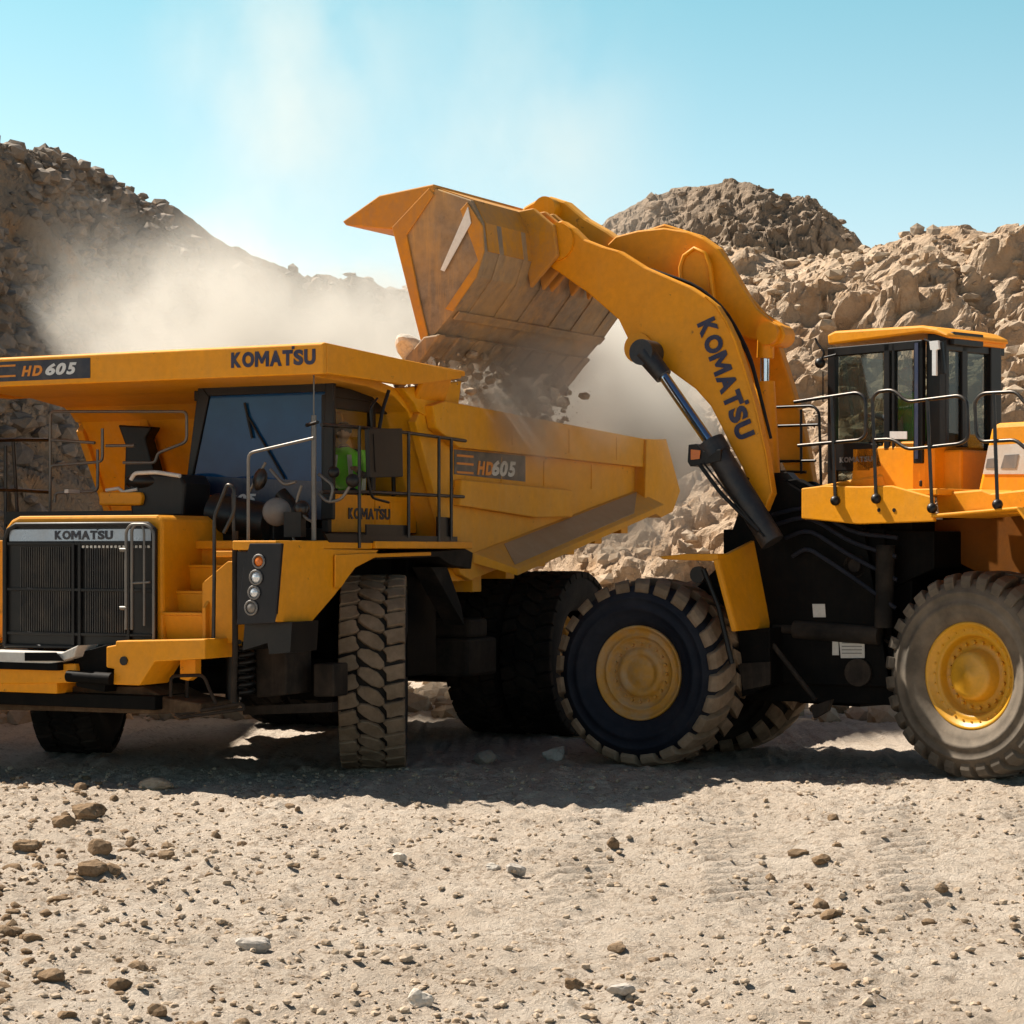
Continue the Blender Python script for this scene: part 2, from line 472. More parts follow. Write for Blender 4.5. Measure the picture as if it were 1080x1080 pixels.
def text(body, name, mat, parent, origin, right, up, height, width, bold=0.0, shear=0.0, depth=0.008, dots=None):
    """flat lettering standing on origin (lower left), along right; letters laid out one by one"""
    gs = [glyph(ch, bold, shear) for ch in body]
    ws = [LW.get(ch, 0.78) for ch in body]
    gap = 0.07 if shear == 0 else 0.02
    tot = sum(ws) + gap * (len(body) - 1)
    k = width / tot
    r = Vector(right).normalized(); u = Vector(up).normalized(); nn = r.cross(u).normalized()
    o0 = Vector(origin)
    def P(x, y, z):
        v = o0 + r * x + u * y + nn * z
        return tuple(MATRIX[0] @ v) if MATRIX[0] is not None else tuple(v)
    vs = []; fs = []; x = 0
    for (co, gf), w in zip(gs, ws):
        b = len(vs); sx = w * k / co[:, 0].max()
        vs += [P(x + c[0] * sx, c[1] * height, c[2] * depth) for c in co]
        fs += [tuple(i + b for i in f) for f in gf]
        x += (w + gap) * k
    if dots:      # small square mark above the letters
        for (dx, dy, ds) in dots:
            b = len(vs)
            dx = (sum(ws[:5]) + gap * 4.5) * k
            dy = height * 1.14
            ds = height * 0.10
            for zz in (0, depth):
                for (a, c) in ((-ds, -ds), (ds, -ds), (ds, ds), (-ds, ds)):
                    vs.append(P(dx + a, dy + c, zz))
            fs += [(b, b + 3, b + 2, b + 1), (b + 4, b + 5, b + 6, b + 7)] + [(b + i, b + (i + 1) % 4, b + 4 + (i + 1) % 4, b + 4 + i) for i in range(4)]
    m2 = bpy.data.meshes.new(name)
    m2.from_pydata(vs, [], fs)
    m2.materials.append(mat)
    o = bpy.data.objects.new(name, m2)
    COL.objects.link(o)
    if parent: o.parent = parent
    return o

# ---------------------------------------------------------------- wheels
def tread_pos(R, u, v, h):
    a = u / R
    rr = R + h - 0.25 * max(0.0, abs(v) - 0.30) ** 1.0 * 0.5
    return (rr * math.sin(a), v, rr * math.cos(a))
def tyre_truck(R, w, smooth_worn=False):
    """carcass + three columns of curved blocks; axis along y"""
    c = MB()
    h = w / 2
    c.lathe([(R * 0.52, -h * 0.62), (R * 0.60, -h * 0.86), (R * 0.76, -h * 1.0), (R * 0.88, -h * 0.97), (R - 0.10, -h * 0.93),
             (R - 0.045, -h * 0.90), (R - 0.045, h * 0.90), (R - 0.10, h * 0.93), (R * 0.88, h * 0.97), (R * 0.76, h * 1.0), (R * 0.60, h * 0.86), (R * 0.52, h * 0.62)], n=72)
    b = MB()
    rows = 33
    pitch = 2 * math.pi * R / rows
    k = w / 0.72
    center = [(-0.155, 0.075), (-0.12, 0.115), (-0.03, 0.105), (0.07, 0.055), (0.135, -0.03), (0.142, -0.095), (0.09, -0.118), (0.0, -0.092), (-0.09, -0.03), (-0.15, 0.03)]
    left = [(-0.352, -0.10), (-0.356, 0.06), (-0.30, 0.075), (-0.20, 0.105), (-0.165, 0.09), (-0.158, 0.03), (-0.125, -0.03), (-0.15, -0.055), (-0.23, -0.078)]
    right = [(0.352, 0.10), (0.356, -0.075), (0.29, -0.075), (0.20, -0.105), (0.16, -0.10), (0.155, -0.02), (0.115, 0.035), (0.14, 0.055), (0.22, 0.075)]
    for i in range(rows):
        for poly, off in ((center, 0), (left, 0.3), (right, 0.72)):
            u0 = (i + off) * pitch + random.uniform(-0.006, 0.006)
            cu = sum(p[1] for p in poly) / len(poly); cv = sum(p[0] for p in poly) / len(poly)
            n = len(poly)
            lo = [tread_pos(R, u0 - p[1] * pitch / 0.2, p[0] * k, -0.075) for p in poly]
            hi = [tread_pos(R, u0 - (cu + (p[1] - cu) * 0.97) * pitch / 0.2, (cv + (p[0] - cv) * 0.97) * k, -0.012) for p in poly]
            tp = [tread_pos(R, u0 - (cu + (p[1] - cu) * 0.88) * pitch / 0.2, (cv + (p[0] - cv) * 0.88) * k, 0.0 + random.uniform(-0.004, 0.004)) for p in poly]
            vs = lo + hi + tp
            fs = [tuple(range(2 * n, 3 * n))]
            for j in range(n):
                j2 = (j + 1) % n
                fs += [(j, j2, j2 + n, j + n), (j + n, j2 + n, j2 + 2 * n, j + 2 * n)]
            b.add(vs, fs)
    return c, b
def tyre_loader(R, w, lugs=26, depth=0.07, wrap=0.17, slant=0.35, lugw=0.62):
    """carcass centred on y=0 + transverse rock lugs wrapping the shoulders"""
    h = w / 2
    c = MB()
    side = [(R * 0.50, h * 0.70), (R * 0.53, h * 0.88), (R * 0.60, h * 0.97), (R * 0.66, h * 1.0), (R * 0.665, h * 1.025), (R * 0.70, h * 1.03), (R * 0.705, h * 1.01),
            (R * 0.78, h * 1.01), (R * 0.785, h * 1.025), (R * 0.805, h * 1.025), (R * 0.81, h * 0.99), (R * 0.86, h * 0.96), (R - depth - 0.06, h * 0.92), (R - depth, h * 0.82)]
    c.lathe([(r, -y) for r, y in side] + side[::-1], n=96)
    b = MB()
    pitch = 2 * math.pi * R / lugs
    for sgn in (-1, 1):
        for i in range(lugs):
            u0 = (i + (0.5 if sgn > 0 else 0)) * pitch
            st = [(0.02, R - 0.005), (h * 0.45, R), (h * 0.78, R - 0.015), (h * 0.95, R - 0.05), (h * 1.0, R - 0.11), (h * 0.985, R - wrap)]
            si = [(0.02, R - depth - 0.02), (h * 0.45, R - depth - 0.02), (h * 0.70, R - depth - 0.03), (h * 0.84, R - depth - 0.05), (h * 0.90, R - 0.15), (h * 0.94, R - wrap - 0.02)]
            vs = []
            m = len(st)
            for q, (prof) in enumerate((si, st)):
                for j, (v, r) in enumerate(prof):
                    hw = pitch * lugw * 0.5 * (0.78 + 0.22 * min(1, v / (h * 0.8))) * (1.0 if q == 0 else 0.88)
                    uc = u0 + slant * (h - v) + 0.012 * math.sin(i * 7.3)
                    for d in (-1, 1):
                        a = (uc + d * hw) / R
                        vs.append((r * math.sin(a), sgn * v, r * math.cos(a)))
            fs = []
            def ix(q, j, d): return q * m * 2 + j * 2 + d
            for j in range(m - 1):
                fs.append((ix(1, j, 0), ix(1, j, 1), ix(1, j + 1, 1), ix(1, j + 1, 0)))
                for d in (0, 1):
                    fs.append((ix(0, j, d), ix(0, j + 1, d), ix(1, j + 1, d), ix(1, j, d)))
            for j in (0, m - 1):
                fs.append((ix(0, j, 0), ix(0, j, 1), ix(1, j, 1), ix(1, j, 0)))
            b.add(vs, fs)
    return c, b
def rim_mb(r, y0, deep=0.16, bolts=20, flat=False):
    """dished rim turned round y, outer lip at y0 facing +y"""
    m = MB()
    if flat:
        deep = 0.075
        m.lathe([(r * 1.03, y0 - 0.10), (r * 1.05, y0 - 0.01), (r * 1.02, y0 + 0.005), (r * 0.97, y0 - 0.015), (r * 0.94, y0 - 0.045), (r * 0.86, y0 - 0.05), (r * 0.83, y0 - 0.03), (r * 0.80, y0 - 0.03), (r * 0.77, y0 - 0.06),
                 (r * 0.74, y0 - 0.075), (r * 0.56, y0 - 0.075), (r * 0.54, y0 - 0.06), (r * 0.50, y0 - 0.045), (r * 0.40, y0 - 0.04), (r * 0.38, y0 - 0.055), (r * 0.30, y0 - 0.055), (r * 0.20, y0 - 0.03), (r * 0.08, y0 - 0.02), (0.001, y0 - 0.02)], n=64)
    else: m.lathe([(r * 1.03, y0 - 0.10), (r * 1.05, y0 - 0.01), (r * 1.02, y0 + 0.005), (r * 0.97, y0 - 0.015), (r * 0.93, y0 - 0.05), (r * 0.84, y0 - 0.06), (r * 0.80, y0 - 0.055), (r * 0.77, y0 - 0.075),
             (r * 0.74, y0 - deep * 0.85), (r * 0.72, y0 - deep), (r * 0.52, y0 - deep), (r * 0.50, y0 - deep * 0.92), (r * 0.47, y0 - 0.03), (r * 0.43, y0 + 0.0), (r * 0.36, y0 + 0.012), (r * 0.12, y0 + 0.02), (r * 0.11, y0 + 0.028), (r * 0.04, y0 + 0.03), (0.001, y0 + 0.03)], n=64)
    bl = MB()
    for i in range(bolts):
        a = 2 * math.pi * i / bolts
        x, z = r * 0.635 * math.cos(a), r * 0.635 * math.sin(a)
        bl.tube([(x, y0 - deep - 0.01, z), (x, y0 - deep + 0.035, z)], 0.02, 6, True, False)
    for i in range(28):
        a = 2 * math.pi * (i + 0.5) / 28
        x, z = r * 0.885 * math.cos(a), r * 0.885 * math.sin(a)
        bl.tube([(x, y0 - 0.07, z), (x, y0 - 0.045, z)], 0.012, 6, True, False)
    return m, bl
def xform(mb, mtx):
    mb.v = [tuple(mtx @ Vector(v)) for v in mb.v]
    return mb
def wheel(parent, pos, steer, R, kind, mats, outer=1, w=0.7, spin=0.0, rim_r=0.5, rim_y=0.1, lab=None, wlug=None, flat=False):
    """part: wheel root is the tyre mesh, its blocks, rim and bolts are sub-parts"""
    if kind == 'truck': c, b = tyre_truck(R, w)
    else: c, b = tyre_loader(R, w, **(wlug or {}))
    mt = Matrix.Translation(pos) @ Matrix.Rotation(steer, 4, 'Z')
    fl = Matrix.Identity(4) if outer > 0 else Matrix.Rotation(math.pi, 4, 'Z')
    sp = Matrix.Rotation(spin, 4, 'Y')
    t = xform(c, mt @ fl @ sp).build('wheel', mats[0], parent, label=lab)
    xform(b, mt @ fl @ sp).build('tyre_tread', mats[1], t, bevel=0.008 if kind != 'truck' else 0)
    r, bl = rim_mb(rim_r, rim_y, flat=flat)
    r.add(bl.v, bl.f, True)
    xform(r, mt @ fl @ sp).build('rim', mats[2], t)
    return t

# ---------------------------------------------------------------- dump truck (local x forward, y to its left, z up)
TH = math.atan2(-math.cos(R_(25.6)), -math.sin(R_(25.6)))
truck = thing('dump_truck', 'large yellow rigid dump truck on the left with raised handrails, being loaded', 'dump truck', (-3.255, 24.54, 0), TH)
Y = M['yellow']; YB = M['yellow_bed']; BK = M['black']; GR = M['grime']

# dump body -----------------------------------------------------
body = MB()
side_main = [(-0.333,2.3,3.77),(-0.6,2.3,4.046),(-1.01,2.3,4.029),(-6.692,2.3,3.875),(-7.277,2.3,3.679),(-7.277,2.3,2.959),(-1.674,2.3,2.021),(-1.433,2.3,2.089),(-1.15,2.3,2.37)]
for y0, t in ((2.18, 0.10), (-2.28, 0.10)):
    body.prism([(p[0], y0, p[2]) for p in side_main], (0, t, 0))
fw = [(2.12, 4.14), (0.6, 4.10), (0.0, 4.03), (-0.32, 3.88), (-0.50, 3.62), (-0.85, 2.95), (-1.15, 2.37), (-1.35, 2.12), (-1.67, 2.02)]
body.plate([(x, -2.2, z) for x, z in fw], (0, 4.4, 0), -0.10)
body.prism([(-1.6, -2.15, 2.0), (-7.55, -2.15, 2.95), (-7.55, -2.15, 3.1), (-1.6, -2.15, 2.15)], (0, 4.3, 0))
for k in range(6):      # cross bolsters under the floor
    x = -2.2 - k * 0.9; z = 2.0 + (-x - 1.6) * 0.16
    body.box(x - 0.12, x + 0.12, -2.1, 2.1, z - 0.22, z + 0.01)
for y in (-1.3, -0.45, 0.45, 1.3):       # vertical ribs on the front wall
    body.prism([(-0.28, y - 0.06, 3.95), (-0.40, y - 0.06, 3.62), (-1.03, y - 0.06, 2.37), (-1.22, y - 0.06, 2.37), (-0.55, y - 0.06, 3.7), (-0.4, y - 0.06, 3.95)], (0, 0.12, 0))
for y_ in (2.2, -2.3):
    body.prism([(p[0], y_, p[2]) for p in [(0.014,2.3,4.12),(-1.409,2.3,4.291),(-1.338,2.3,4.027),(-1.01,2.3,4.008),(-0.6,2.3,3.836),(-0.355,2.3,3.885),(-0.245,2.3,3.982)]], (0, 0.1, 0))
bodyo = body.build('dump_body', YB, truck, 0.012)
m = MB()
for sgn in (1, -1):
    f = lambda pts, a, b: m.prism([(p[0], a * sgn, p[2]) for p in pts], (0, (b - a) * sgn, 0))
    f([(-0.826,2.3,4.028),(-6.692,2.3,3.875),(-6.692,2.3,3.489),(-1.15,2.3,3.524),(-0.6,2.3,3.711),(-0.51,2.3,3.957)], 2.283, 2.40)
    f([(-1.196,2.3,2.873),(-1.243,2.3,3.164),(-4.335,2.3,3.122),(-4.335,2.3,2.788),(-3.266,2.3,2.762)], 2.283, 2.385)
    f([(-7.277,2.3,3.889),(-7.383,2.3,3.906),(-7.921,2.3,3.197),(-7.632,2.3,2.899),(-7.207,2.3,2.814),(-6.59,2.3,2.96),(-6.658,2.3,3.873)], 2.15, 2.44)
m.build('side_rail', YB, bodyo, 0.015, split=True)
m = MB()
ledge_in = [(-1.723,2.3,2.337),(-6.658,2.3,3.179)]; ledge_out = [(-2.193,2.62,2.149),(-6.824,2.62,2.987)]
for sgn in (1, -1):
    a, b = [Vector((p[0], 2.285 * sgn, p[2])) for p in ledge_in]
    c, d = [Vector((p[0], 2.63 * sgn, p[2])) for p in ledge_out]
    m.add([a, b, d, c, a - Vector((0, 0, 0.12)), b - Vector((0, 0, 0.12)), d - Vector((0, 0, 0.08)), c - Vector((0, 0, 0.08))],
          [(0, 1, 2, 3), (7, 6, 5, 4), (0, 4, 5, 1), (1, 5, 6, 2), (2, 6, 7, 3), (3, 7, 4, 0)])
sl = m.build('spill_ledge', YB, bodyo, 0.01, split=True)
for sgn in (1, -1):
    a, b = [Vector((p[0], 2.285 * sgn, p[2])) for p in ledge_in]; c, d = [Vector((p[0], 2.63 * sgn, p[2])) for p in ledge_out]
    def L(u, v): return a.lerp(b, u).lerp(c.lerp(d, u), v) + Vector((0, 0, 0.006))
    m = MB(); q = [L(0.14, 0.12), L(0.98, 0.12), L(0.80, 0.86), L(0.02, 0.86)]
    m.add(q + [p + Vector((0, 0, 0.006)) for p in q], [(4, 5, 6, 7), (0, 1, 5, 4), (1, 2, 6, 5), (2, 3, 7, 6), (3, 0, 4, 7)])
    m.build('worn_ledge_top', M['ledge'], bodyo)
m = MB()
dl = [(-1.245,2.287,3.507),(-3.131,2.287,3.505),(-3.131,2.287,3.196),(-1.245,2.287,3.228)]
m.prism([(q[0], 2.284, q[2]) for q in dl], (0, 0.006, 0))
m.build('side_decal', M['decal_faded'], bodyo)
dx = -1
def side_text(body_, x, z, h, w, mat, par, y, name='lettering', shear=0.0, bold=0.045):
    return text(body_, name, mat, par, (x, y, z), (-1, 0, 0), (0, 0, 1), h, w, bold, shear, 0.006)
side_text('605', [(-2.185,2.292,3.224)][0][0], 3.24, 0.185, 0.66, M['dustywhite'], bodyo, 2.292, shear=0.2)
side_text('HD', [(-1.812,2.292,3.213)][0][0], 3.24, 0.16, 0.42, M['orange_txt'], bodyo, 2.292, shear=0.2)
m = MB()
for z in (3.24, 3.34, 3.43):
    m.box([(-1.714,2.292,3.21)][0][0], -1.30, 2.291, 2.297, z, z + 0.025)
m.build('decal_stripes', M['orange_txt'], bodyo, split=True)
m = MB()
for q in [(-2.473,2.3,3.446),(-3.679,2.3,3.445),(-5.143,2.3,3.448)]:
    m.tube([(q[0], 2.283, 3.16), (q[0], 2.283, 3.47)], 0.010, 6)
for q in [(-2.524,2.4,3.939),(-4.17,2.4,3.911),(-5.694,2.4,3.877)]:
    m.tube([(q[0], 2.401, q[2] - 0.03), (q[0], 2.401, q[2] - 0.33)], 0.009, 6)
m.build('weld_seam', YB, bodyo, split=True)
m = MB()
for a in [(-2.172,2.36,3.733),(-4.435,2.36,3.698)]:
    m.cyl((a[0], 2.355, a[2]), (a[0], 2.365, a[2]), 0.045, 12)
m.build('lifting_hole', BK, bodyo, split=True)

# canopy ----------------------------------------------------------
c = MB()
c.prism([(2.14, -2.58, 4.34), (2.14, -2.58, 4.40), (-0.95, -2.58, 4.36), (-0.95, -2.58, 4.30)], (0, 5.16, 0))
c.prism([(2.2, -2.6, 4.10), (2.2, -2.6, 4.40), (2.12, -2.6, 4.42), (2.12, -2.6, 4.10)], (0, 5.2, 0))
for y in (-2.6, 2.5):
    c.prism([(2.118, y, 4.11), (2.118, y, 4.415), (-0.82, y, 4.34), (-0.82, y, 4.27), (0.0, y, 4.16), (0.5, y, 4.11)], (0, 0.1, 0))
for y in (-1.6, -0.6, 0.4, 1.4):
    c.box(-0.2, 2.1, y - 0.05, y + 0.05, 4.22, 4.33)
c.prism([(-0.82, -2.5, 4.34), (-1.0, -2.3, 4.02), (-0.3, -2.3, 4.02), (-0.2, -2.5, 4.3)], (0, 0.06, 0))
c.prism([(-0.82, 2.5, 4.34), (-1.0, 2.3, 4.02), (-0.3, 2.3, 4.02), (-0.2, 2.5, 4.3)], (0, -0.06, 0))
can = c.build('canopy', Y, truck, 0.014)
m = MB()
m.box(2.201, 2.206, -2.35, -0.19, 4.155, 4.365)
m.build('canopy_decal', M['decal'], can)
text('605', 'lettering', M['white'], can, (2.207, -0.76, 4.20), (0, 1, 0), (0, 0, 1), 0.125, 0.40, 0.045, 0.25, 0.004)
text('HD', 'lettering', M['orange_txt'], can, (2.207, -1.07, 4.20), (0, 1, 0), (0, 0, 1), 0.11, 0.27, 0.045, 0.25, 0.004)
m = MB()
for z in (4.20, 4.31):
    m.box(2.207, 2.211, -1.75, -1.15, z, z + 0.02)
m.build('decal_stripes', M['orange_txt'], can, split=True)
text('KOMATSU', 'lettering', M['navy'], can, (2.202, 1.54, 4.195), (0, 1, 0), (0, 0, 1), 0.155, 0.98, 0.05, 0, 0.005, dots=[(0.70, 0.175, 0.018)])

# cab ------------------------------------------------------------
m = MB()
cabf = [(0.95,0.098,2.73),(0.95,0.233,3.19),(0.95,0.367,4.129),(0.95,1.996,4.136),(0.95,1.996,2.688)]
y0, y1 = 0.25, 1.93
m.box(-1.0, 0.95, y0, y1, 3.98, 4.09)                       # roof
m.box(-0.95, 0.93, y0, y1 - 0.03, 2.46, 2.60)               # floor
m.box(-1.0, -0.92, y0, y0 + 0.9, 2.6, 4.0)                    # rear wall
m.box(-0.92, 0.5, y0, y0 + 0.06, 2.6, 3.98)                 # right wall
for (xa, xb, ya, yb) in ((0.87, 0.98, y1 - 0.07, y1 + 0.01), (-0.06, 0.03, y1 - 0.06, y1 + 0.01), (-1.0, -0.92, y1 - 0.07, y1 + 0.01), (-0.55, -0.5, y1 - 0.05, y1 - 0.01)):
    m.box(xa, xb, ya, yb, 2.55, 4.0)
m.box(-0.99, 0.9, y1 - 0.05, y1, 3.86, 3.985)
fr = [(0.95,0.343,4.181),(0.95,1.996,4.136),(0.95,1.996,4.027),(0.95,0.464,4.024)]; m.prism(fr, (0.05, 0, 0))
m.prism([(0.95,0.343,4.181),(0.95,0.476,4.024),(0.95,0.27,3.19),(0.95,0.098,2.699),(0.95,0.024,2.73),(0.95,0.196,3.191)], (0.05, 0, 0))
m.prism([(0.95,1.927,4.138),(0.95,2.03,4.135),(0.95,2.019,2.687),(0.95,1.87,2.688)], (0.06, 0, 0))
m.box(0.3, 0.8, 0.7, 1.6, 2.6, 3.0)                         # dash
m.box(-0.6, -0.05, 0.75, 1.45, 2.6, 2.98)                   # seat base
m.box(-0.75, -0.6, 0.8, 1.4, 2.9, 3.75)                     # seat back
cab = m.build('cab', BK, truck, 0.012)
m = MB(); m.prism([(0.96,0.483,4.023),(0.96,1.945,4.028),(0.96,1.899,3.085),(0.96,0.276,3.169)], (0.015, 0, 0)); m.build('windscreen', M['glass_blue'], cab)
m = MB(); m.tube([(1,1.425,3.121),(1,0.977,3.783)], 0.012, 6); m.tube([(1,0.929,3.936),(1,1.024,3.56)], 0.014, 6); m.build('wiper', BK, cab)
m = MB(); m.prism([(0.965,0.28,3.169),(0.965,1.902,3.085),(0.965,1.902,2.688),(0.965,0.691,2.695),(0.965,0.474,2.778),(0.965,0.157,2.78)], (0.03, 0, 0))
fp = m.build('front_panel', surf("navy_panel", (0.012, 0.022, 0.06), 0.35, 0, 0.15, 3, 0.2), cab)
text('605', 'lettering', M['white'], cab, [(1,0.714,2.857)][0], (0, 1, 0), (0, 0, 1), 0.11, 0.36, 0.045, 0.25, 0.005)
text('HD', 'lettering', M['orange_txt'], cab, [(1,0.473,2.859)][0], (0, 1, 0), (0, 0, 1), 0.10, 0.22, 0.045, 0.25, 0.005)
m = MB(); m.box(-0.06, 0.87, y1 - 0.03, y1 - 0.015, 3.02, 3.86); m.build('side_window', M['glass_clear'], cab)
m = MB(); m.box(-0.92, -0.06, y1 - 0.03, y1 - 0.015, 2.98, 3.86); m.build('side_window', M['glass_clear'], cab)
m = MB(); m.box(-0.98, 0.9, y1 - 0.04, y1 + 0.012, 2.56, 2.96); m.box(-0.05, -0.02, y1 + 0.012, y1 + 0.02, 2.56, 2.96)
m.box(-0.62, -0.36, y1 + 0.012, y1 + 0.024, 2.62, 2.9)
cs = m.build('cab_side_panel', Y, cab, 0.01)
text('KOMATSU', 'lettering', M['decal'], cab, (0.56, y1 + 0.016, 2.70), (-1, 0, 0), (0, 0, 1), 0.12, 0.92, 0.05, 0, 0.006, dots=[(0.65, 0.14, 0.014)])
# steering wheel
m = MB(); ring = [(0.25 + 0.06 * math.cos(a), 1.1 + 0.2 * math.cos(a), 3.08 + 0.2 * math.sin(a)) for a in np.linspace(0, 6.283, 20)]
m.tube(ring, 0.018, 6, False); m.cyl((0.45, 1.1, 2.9), (0.26, 1.1, 3.08), 0.03, 8); m.build('steering_wheel', BK, cab)

# hood, grille ---------------------------------------------------
m = MB()
prof = [(-1.0, 1.35), (-1.0, 2.50), (-0.97, 2.60), (-0.90, 2.68), (-0.80, 2.72), (0.92, 2.72), (0.98, 2.68), (1.0, 1.35)]
m.prism([(2.60, y, z) for y, z in prof], (-1.7, 0, 0))
hood = m.build('hood', Y, truck, 0.03)
m = MB()
gp = [(-0.93, 1.38), (-0.93, 2.48), (-0.88, 2.58), (-0.78, 2.63), (0.86, 2.63), (0.93, 2.58), (0.93, 1.38)]
m.prism([(2.602, y, z) for y, z in gp], (0.03, 0, 0))
gri = m.build('grille', BK, truck)
m = MB()
rim_pts = [(2.66, y, z) for y, z in gp] + [(2.66, -0.93, 1.38)]
m.tube(rim_pts, 0.025, 8)
for z in (1.5, 2.42, 1.95):
    m.box(2.632, 2.665, -0.9, 0.9, z, z + 0.03)
for y in (-0.08, 0.0, 0.6):
    m.box(2.632, 2.67, y, y + 0.035, 1.4, 2.45)
m.build('grille_frame', BK, gri, 0.005)
m = MB()
for y in np.arange(-0.74, -0.12, 0.028):
    m.box(2.635, 2.65, y, y + 0.013, 1.52, 2.40)
for y in np.arange(0.08, 0.58, 0.028):
    m.box(2.635, 2.65, y, y + 0.013, 1.52, 2.40)
m.build('grille_slats', M['fins'], gri)
m = MB(); m.box(2.636, 2.648, -0.88, 0.88, 2.46, 2.58)
m.build('badge_plate', surf("pale_blue_plate", (0.34, 0.42, 0.52), 0.25, 0.3, 0.25, 4, 0.2, 0, False), gri)
text('KOMATSU', 'lettering', M['decal'], gri, (2.65, -0.30, 2.475), (0, 1, 0), (0, 0, 1), 0.09, 0.72, 0.05, 0, 0.004, dots=[(0.51, 0.10, 0.01)])
m = MB()
m.box(2.64, 2.66, -0.88, 0.6, 2.43, 2.445)
for y in np.arange(0.0, 0.9, 0.05):
    m.box(2.65, 2.665, y, y + 0.025, 2.39, 2.415)
m.build('grille_trim', M['dustywhite'], gri)
m = MB()
m.rail([(2.8,0.69,1.577),(2.8,0.69,2.559),(2.8,0.747,2.625),(2.8,0.94,2.624),(2.8,1.019,2.558),(2.8,1.019,1.432)], 0.016)
m.rail([(2.8,0.758,1.578),(2.8,0.758,2.577),(2.8,0.804,2.624)], 0.016)
m.rail([(2.8,0.906,1.618),(2.8,0.906,2.558),(2.8,0.883,2.615)], 0.012)
for yy in (580, 637):
    m.tube([(2.8, 0.62, 2.37 if yy == 580 else 1.79), (2.8, 0.70, 2.37 if yy == 580 else 1.79)], 0.022, 6)
m.tube([(2.8,0.758,2.04),(2.8,0.974,2.051)], 0.012, 6)
m.build('grille_handrail', M['rail_light'], truck, split=True)

# bumper ---------------------------------------------------------
m = MB()
m.prism([(2.9,-2.165,1.138),(2.9,0.151,1.23),(2.9,0.186,1.04),(2.9,-2.165,0.939)], (-0.3, 0, 0))
m.box(2.3, 2.88, -1.9, -0.1, 0.92, 1.12)
bum = m.build('bumper', Y, truck, 0.012)
m = MB()
m.prism([(3.0, -2.3, 1.34), (3.0, 0.05, 1.34), (3.0, 0.25, 1.42), (3.0, 0.2, 1.30), (3.0, -0.1, 1.22), (3.0, -2.3, 1.24)], (-0.35, 0, 0))
m.build('bumper_walkway', M['dustywhite'], bum, 0.01)
m = MB()
m.prism([(3.02,-0.38,1.338),(3.02,0.008,1.346),(3.02,0.102,1.262),(3.02,-0.38,1.252)], (0.02, 0, 0))
m.box(2.9, 3.0, -2.3, 0.0, 1.16, 1.24)
m.prism([(2.85,0.09,1.321),(2.85,0.485,1.424),(2.85,0.531,1.387),(2.85,0.462,0.95),(2.85,0.113,0.998)], (-0.2, 0, 0))
m.cyl(*[(2.98,0.118,1.109),(2.98,0.648,1.094)], 0.06)
m.build('tow_bracket', GR, bum, 0.006)
m = MB()
m.prism([(2.95,0.672,1.469),(2.95,1.721,1.506),(2.95,1.721,1.313),(2.95,1.135,1.273),(2.95,0.955,1.035),(2.95,0.638,1.036)], (-0.5, 0, 0))
m.prism([(2.95,0.558,1.41),(2.95,0.683,1.432),(2.95,0.683,1.188),(2.95,0.558,1.203)], (-0.4, 0, 0))
bx = m.build('bumper_corner', Y, truck, 0.012)
m = MB(); m.cyl(*[(x, [(2.95,0.774,1.274)][0][1], [(2.95,0.774,1.274)][0][2]) for x in (2.94, 2.965)], 0.045, 12); m.build('tow_hole', BK, bx)
m = MB()
m.box(1.9, 2.5, -2.3, -1.06, 2.36, 2.47)
m.box(1.9, 2.5, -1.5, -1.05, 1.4, 2.36)
for k in range(4):
    m.box(2.5 - 0.2 * k, 2.72 - 0.2 * k, -1.75, -1.06, 1.42 + 0.26 * k, 1.46 + 0.26 * k)
m.build('side_step', Y, truck, 0.008)

# stairs beside the hood ----------------------------------------
m = MB()
st = [(2.60, 1.75), (2.37, 1.96), (2.14, 2.22)]
prev = (2.80, 1.46)
for (x, z) in st:
    m.box(x - 0.30, x, 0.96, 1.47, z - 0.03, z)
    m.prism([(prev[0] - 0.30, 0.97, prev[1]), (x - 0.04, 0.97, z - 0.03), (x - 0.01, 0.97, z - 0.03), (prev[0] - 0.27, 0.97, prev[1])], (0, 0.49, 0))
    prev = (x, z)
m.box(1.86, 1.90, 0.97, 1.46, 2.2, 2.45)
m.prism([(2.62, 1.47, 1.40), (2.62, 1.47, 1.80), (1.9, 1.47, 2.47), (1.7, 1.47, 2.47), (1.7, 1.47, 1.40)], (0, 0.04, 0))
m.prism([(2.55,1.422,2.041),(2.55,1.722,2.258),(2.55,1.854,2.258),(2.55,1.81,1.456),(2.55,1.422,1.43)], (-0.05, 0, 0))
m.box(1.5, 2.5, 1.51, 1.9, 2.30, 2.36)
m.build('stairs', Y, truck, 0.008)

# deck, fender ---------------------------------------------------
m = MB()
m.box(0.9, 2.0, 0.96, 2.43, 2.38, 2.465)
m.prism([(2.82, 1.95, 2.37), (2.82, 2.45, 2.37), (2.82, 2.45, 2.46), (2.82, 1.95, 2.46)], (-0.9, 0, 0))
m.box(-1.35, 0.9, 1.0, 2.47, 2.385, 2.462)
m.box(0.8, 1.9, -2.4, 0.96, 2.36, 2.46)
m.box(-0.6, 0.8, -2.4, -0.9, 2.36, 2.46)
deck = m.build('deck', Y, truck, 0.01)
m = MB()
m.prism([(2.739,2.45,2.388),(0.788,2.45,2.37),(0.95,2.45,2.291),(1.306,2.45,2.195),(1.728,2.45,1.922),(2.172,2.45,1.659),(2.825,2.45,1.678)], (0, -0.06, 0))
m.prism([(1.745,2.46,2.322),(0.847,2.46,2.34),(1.362,2.46,2.186),(1.631,2.46,1.987),(1.745,2.46,1.989)], (0, 0.02, 0))
arch = [p for p in [(2.121,2.42,1.648),(1.657,2.42,1.911),(1.234,2.42,2.185),(0.815,2.42,2.291),(-0.439,2.42,2.308)]]
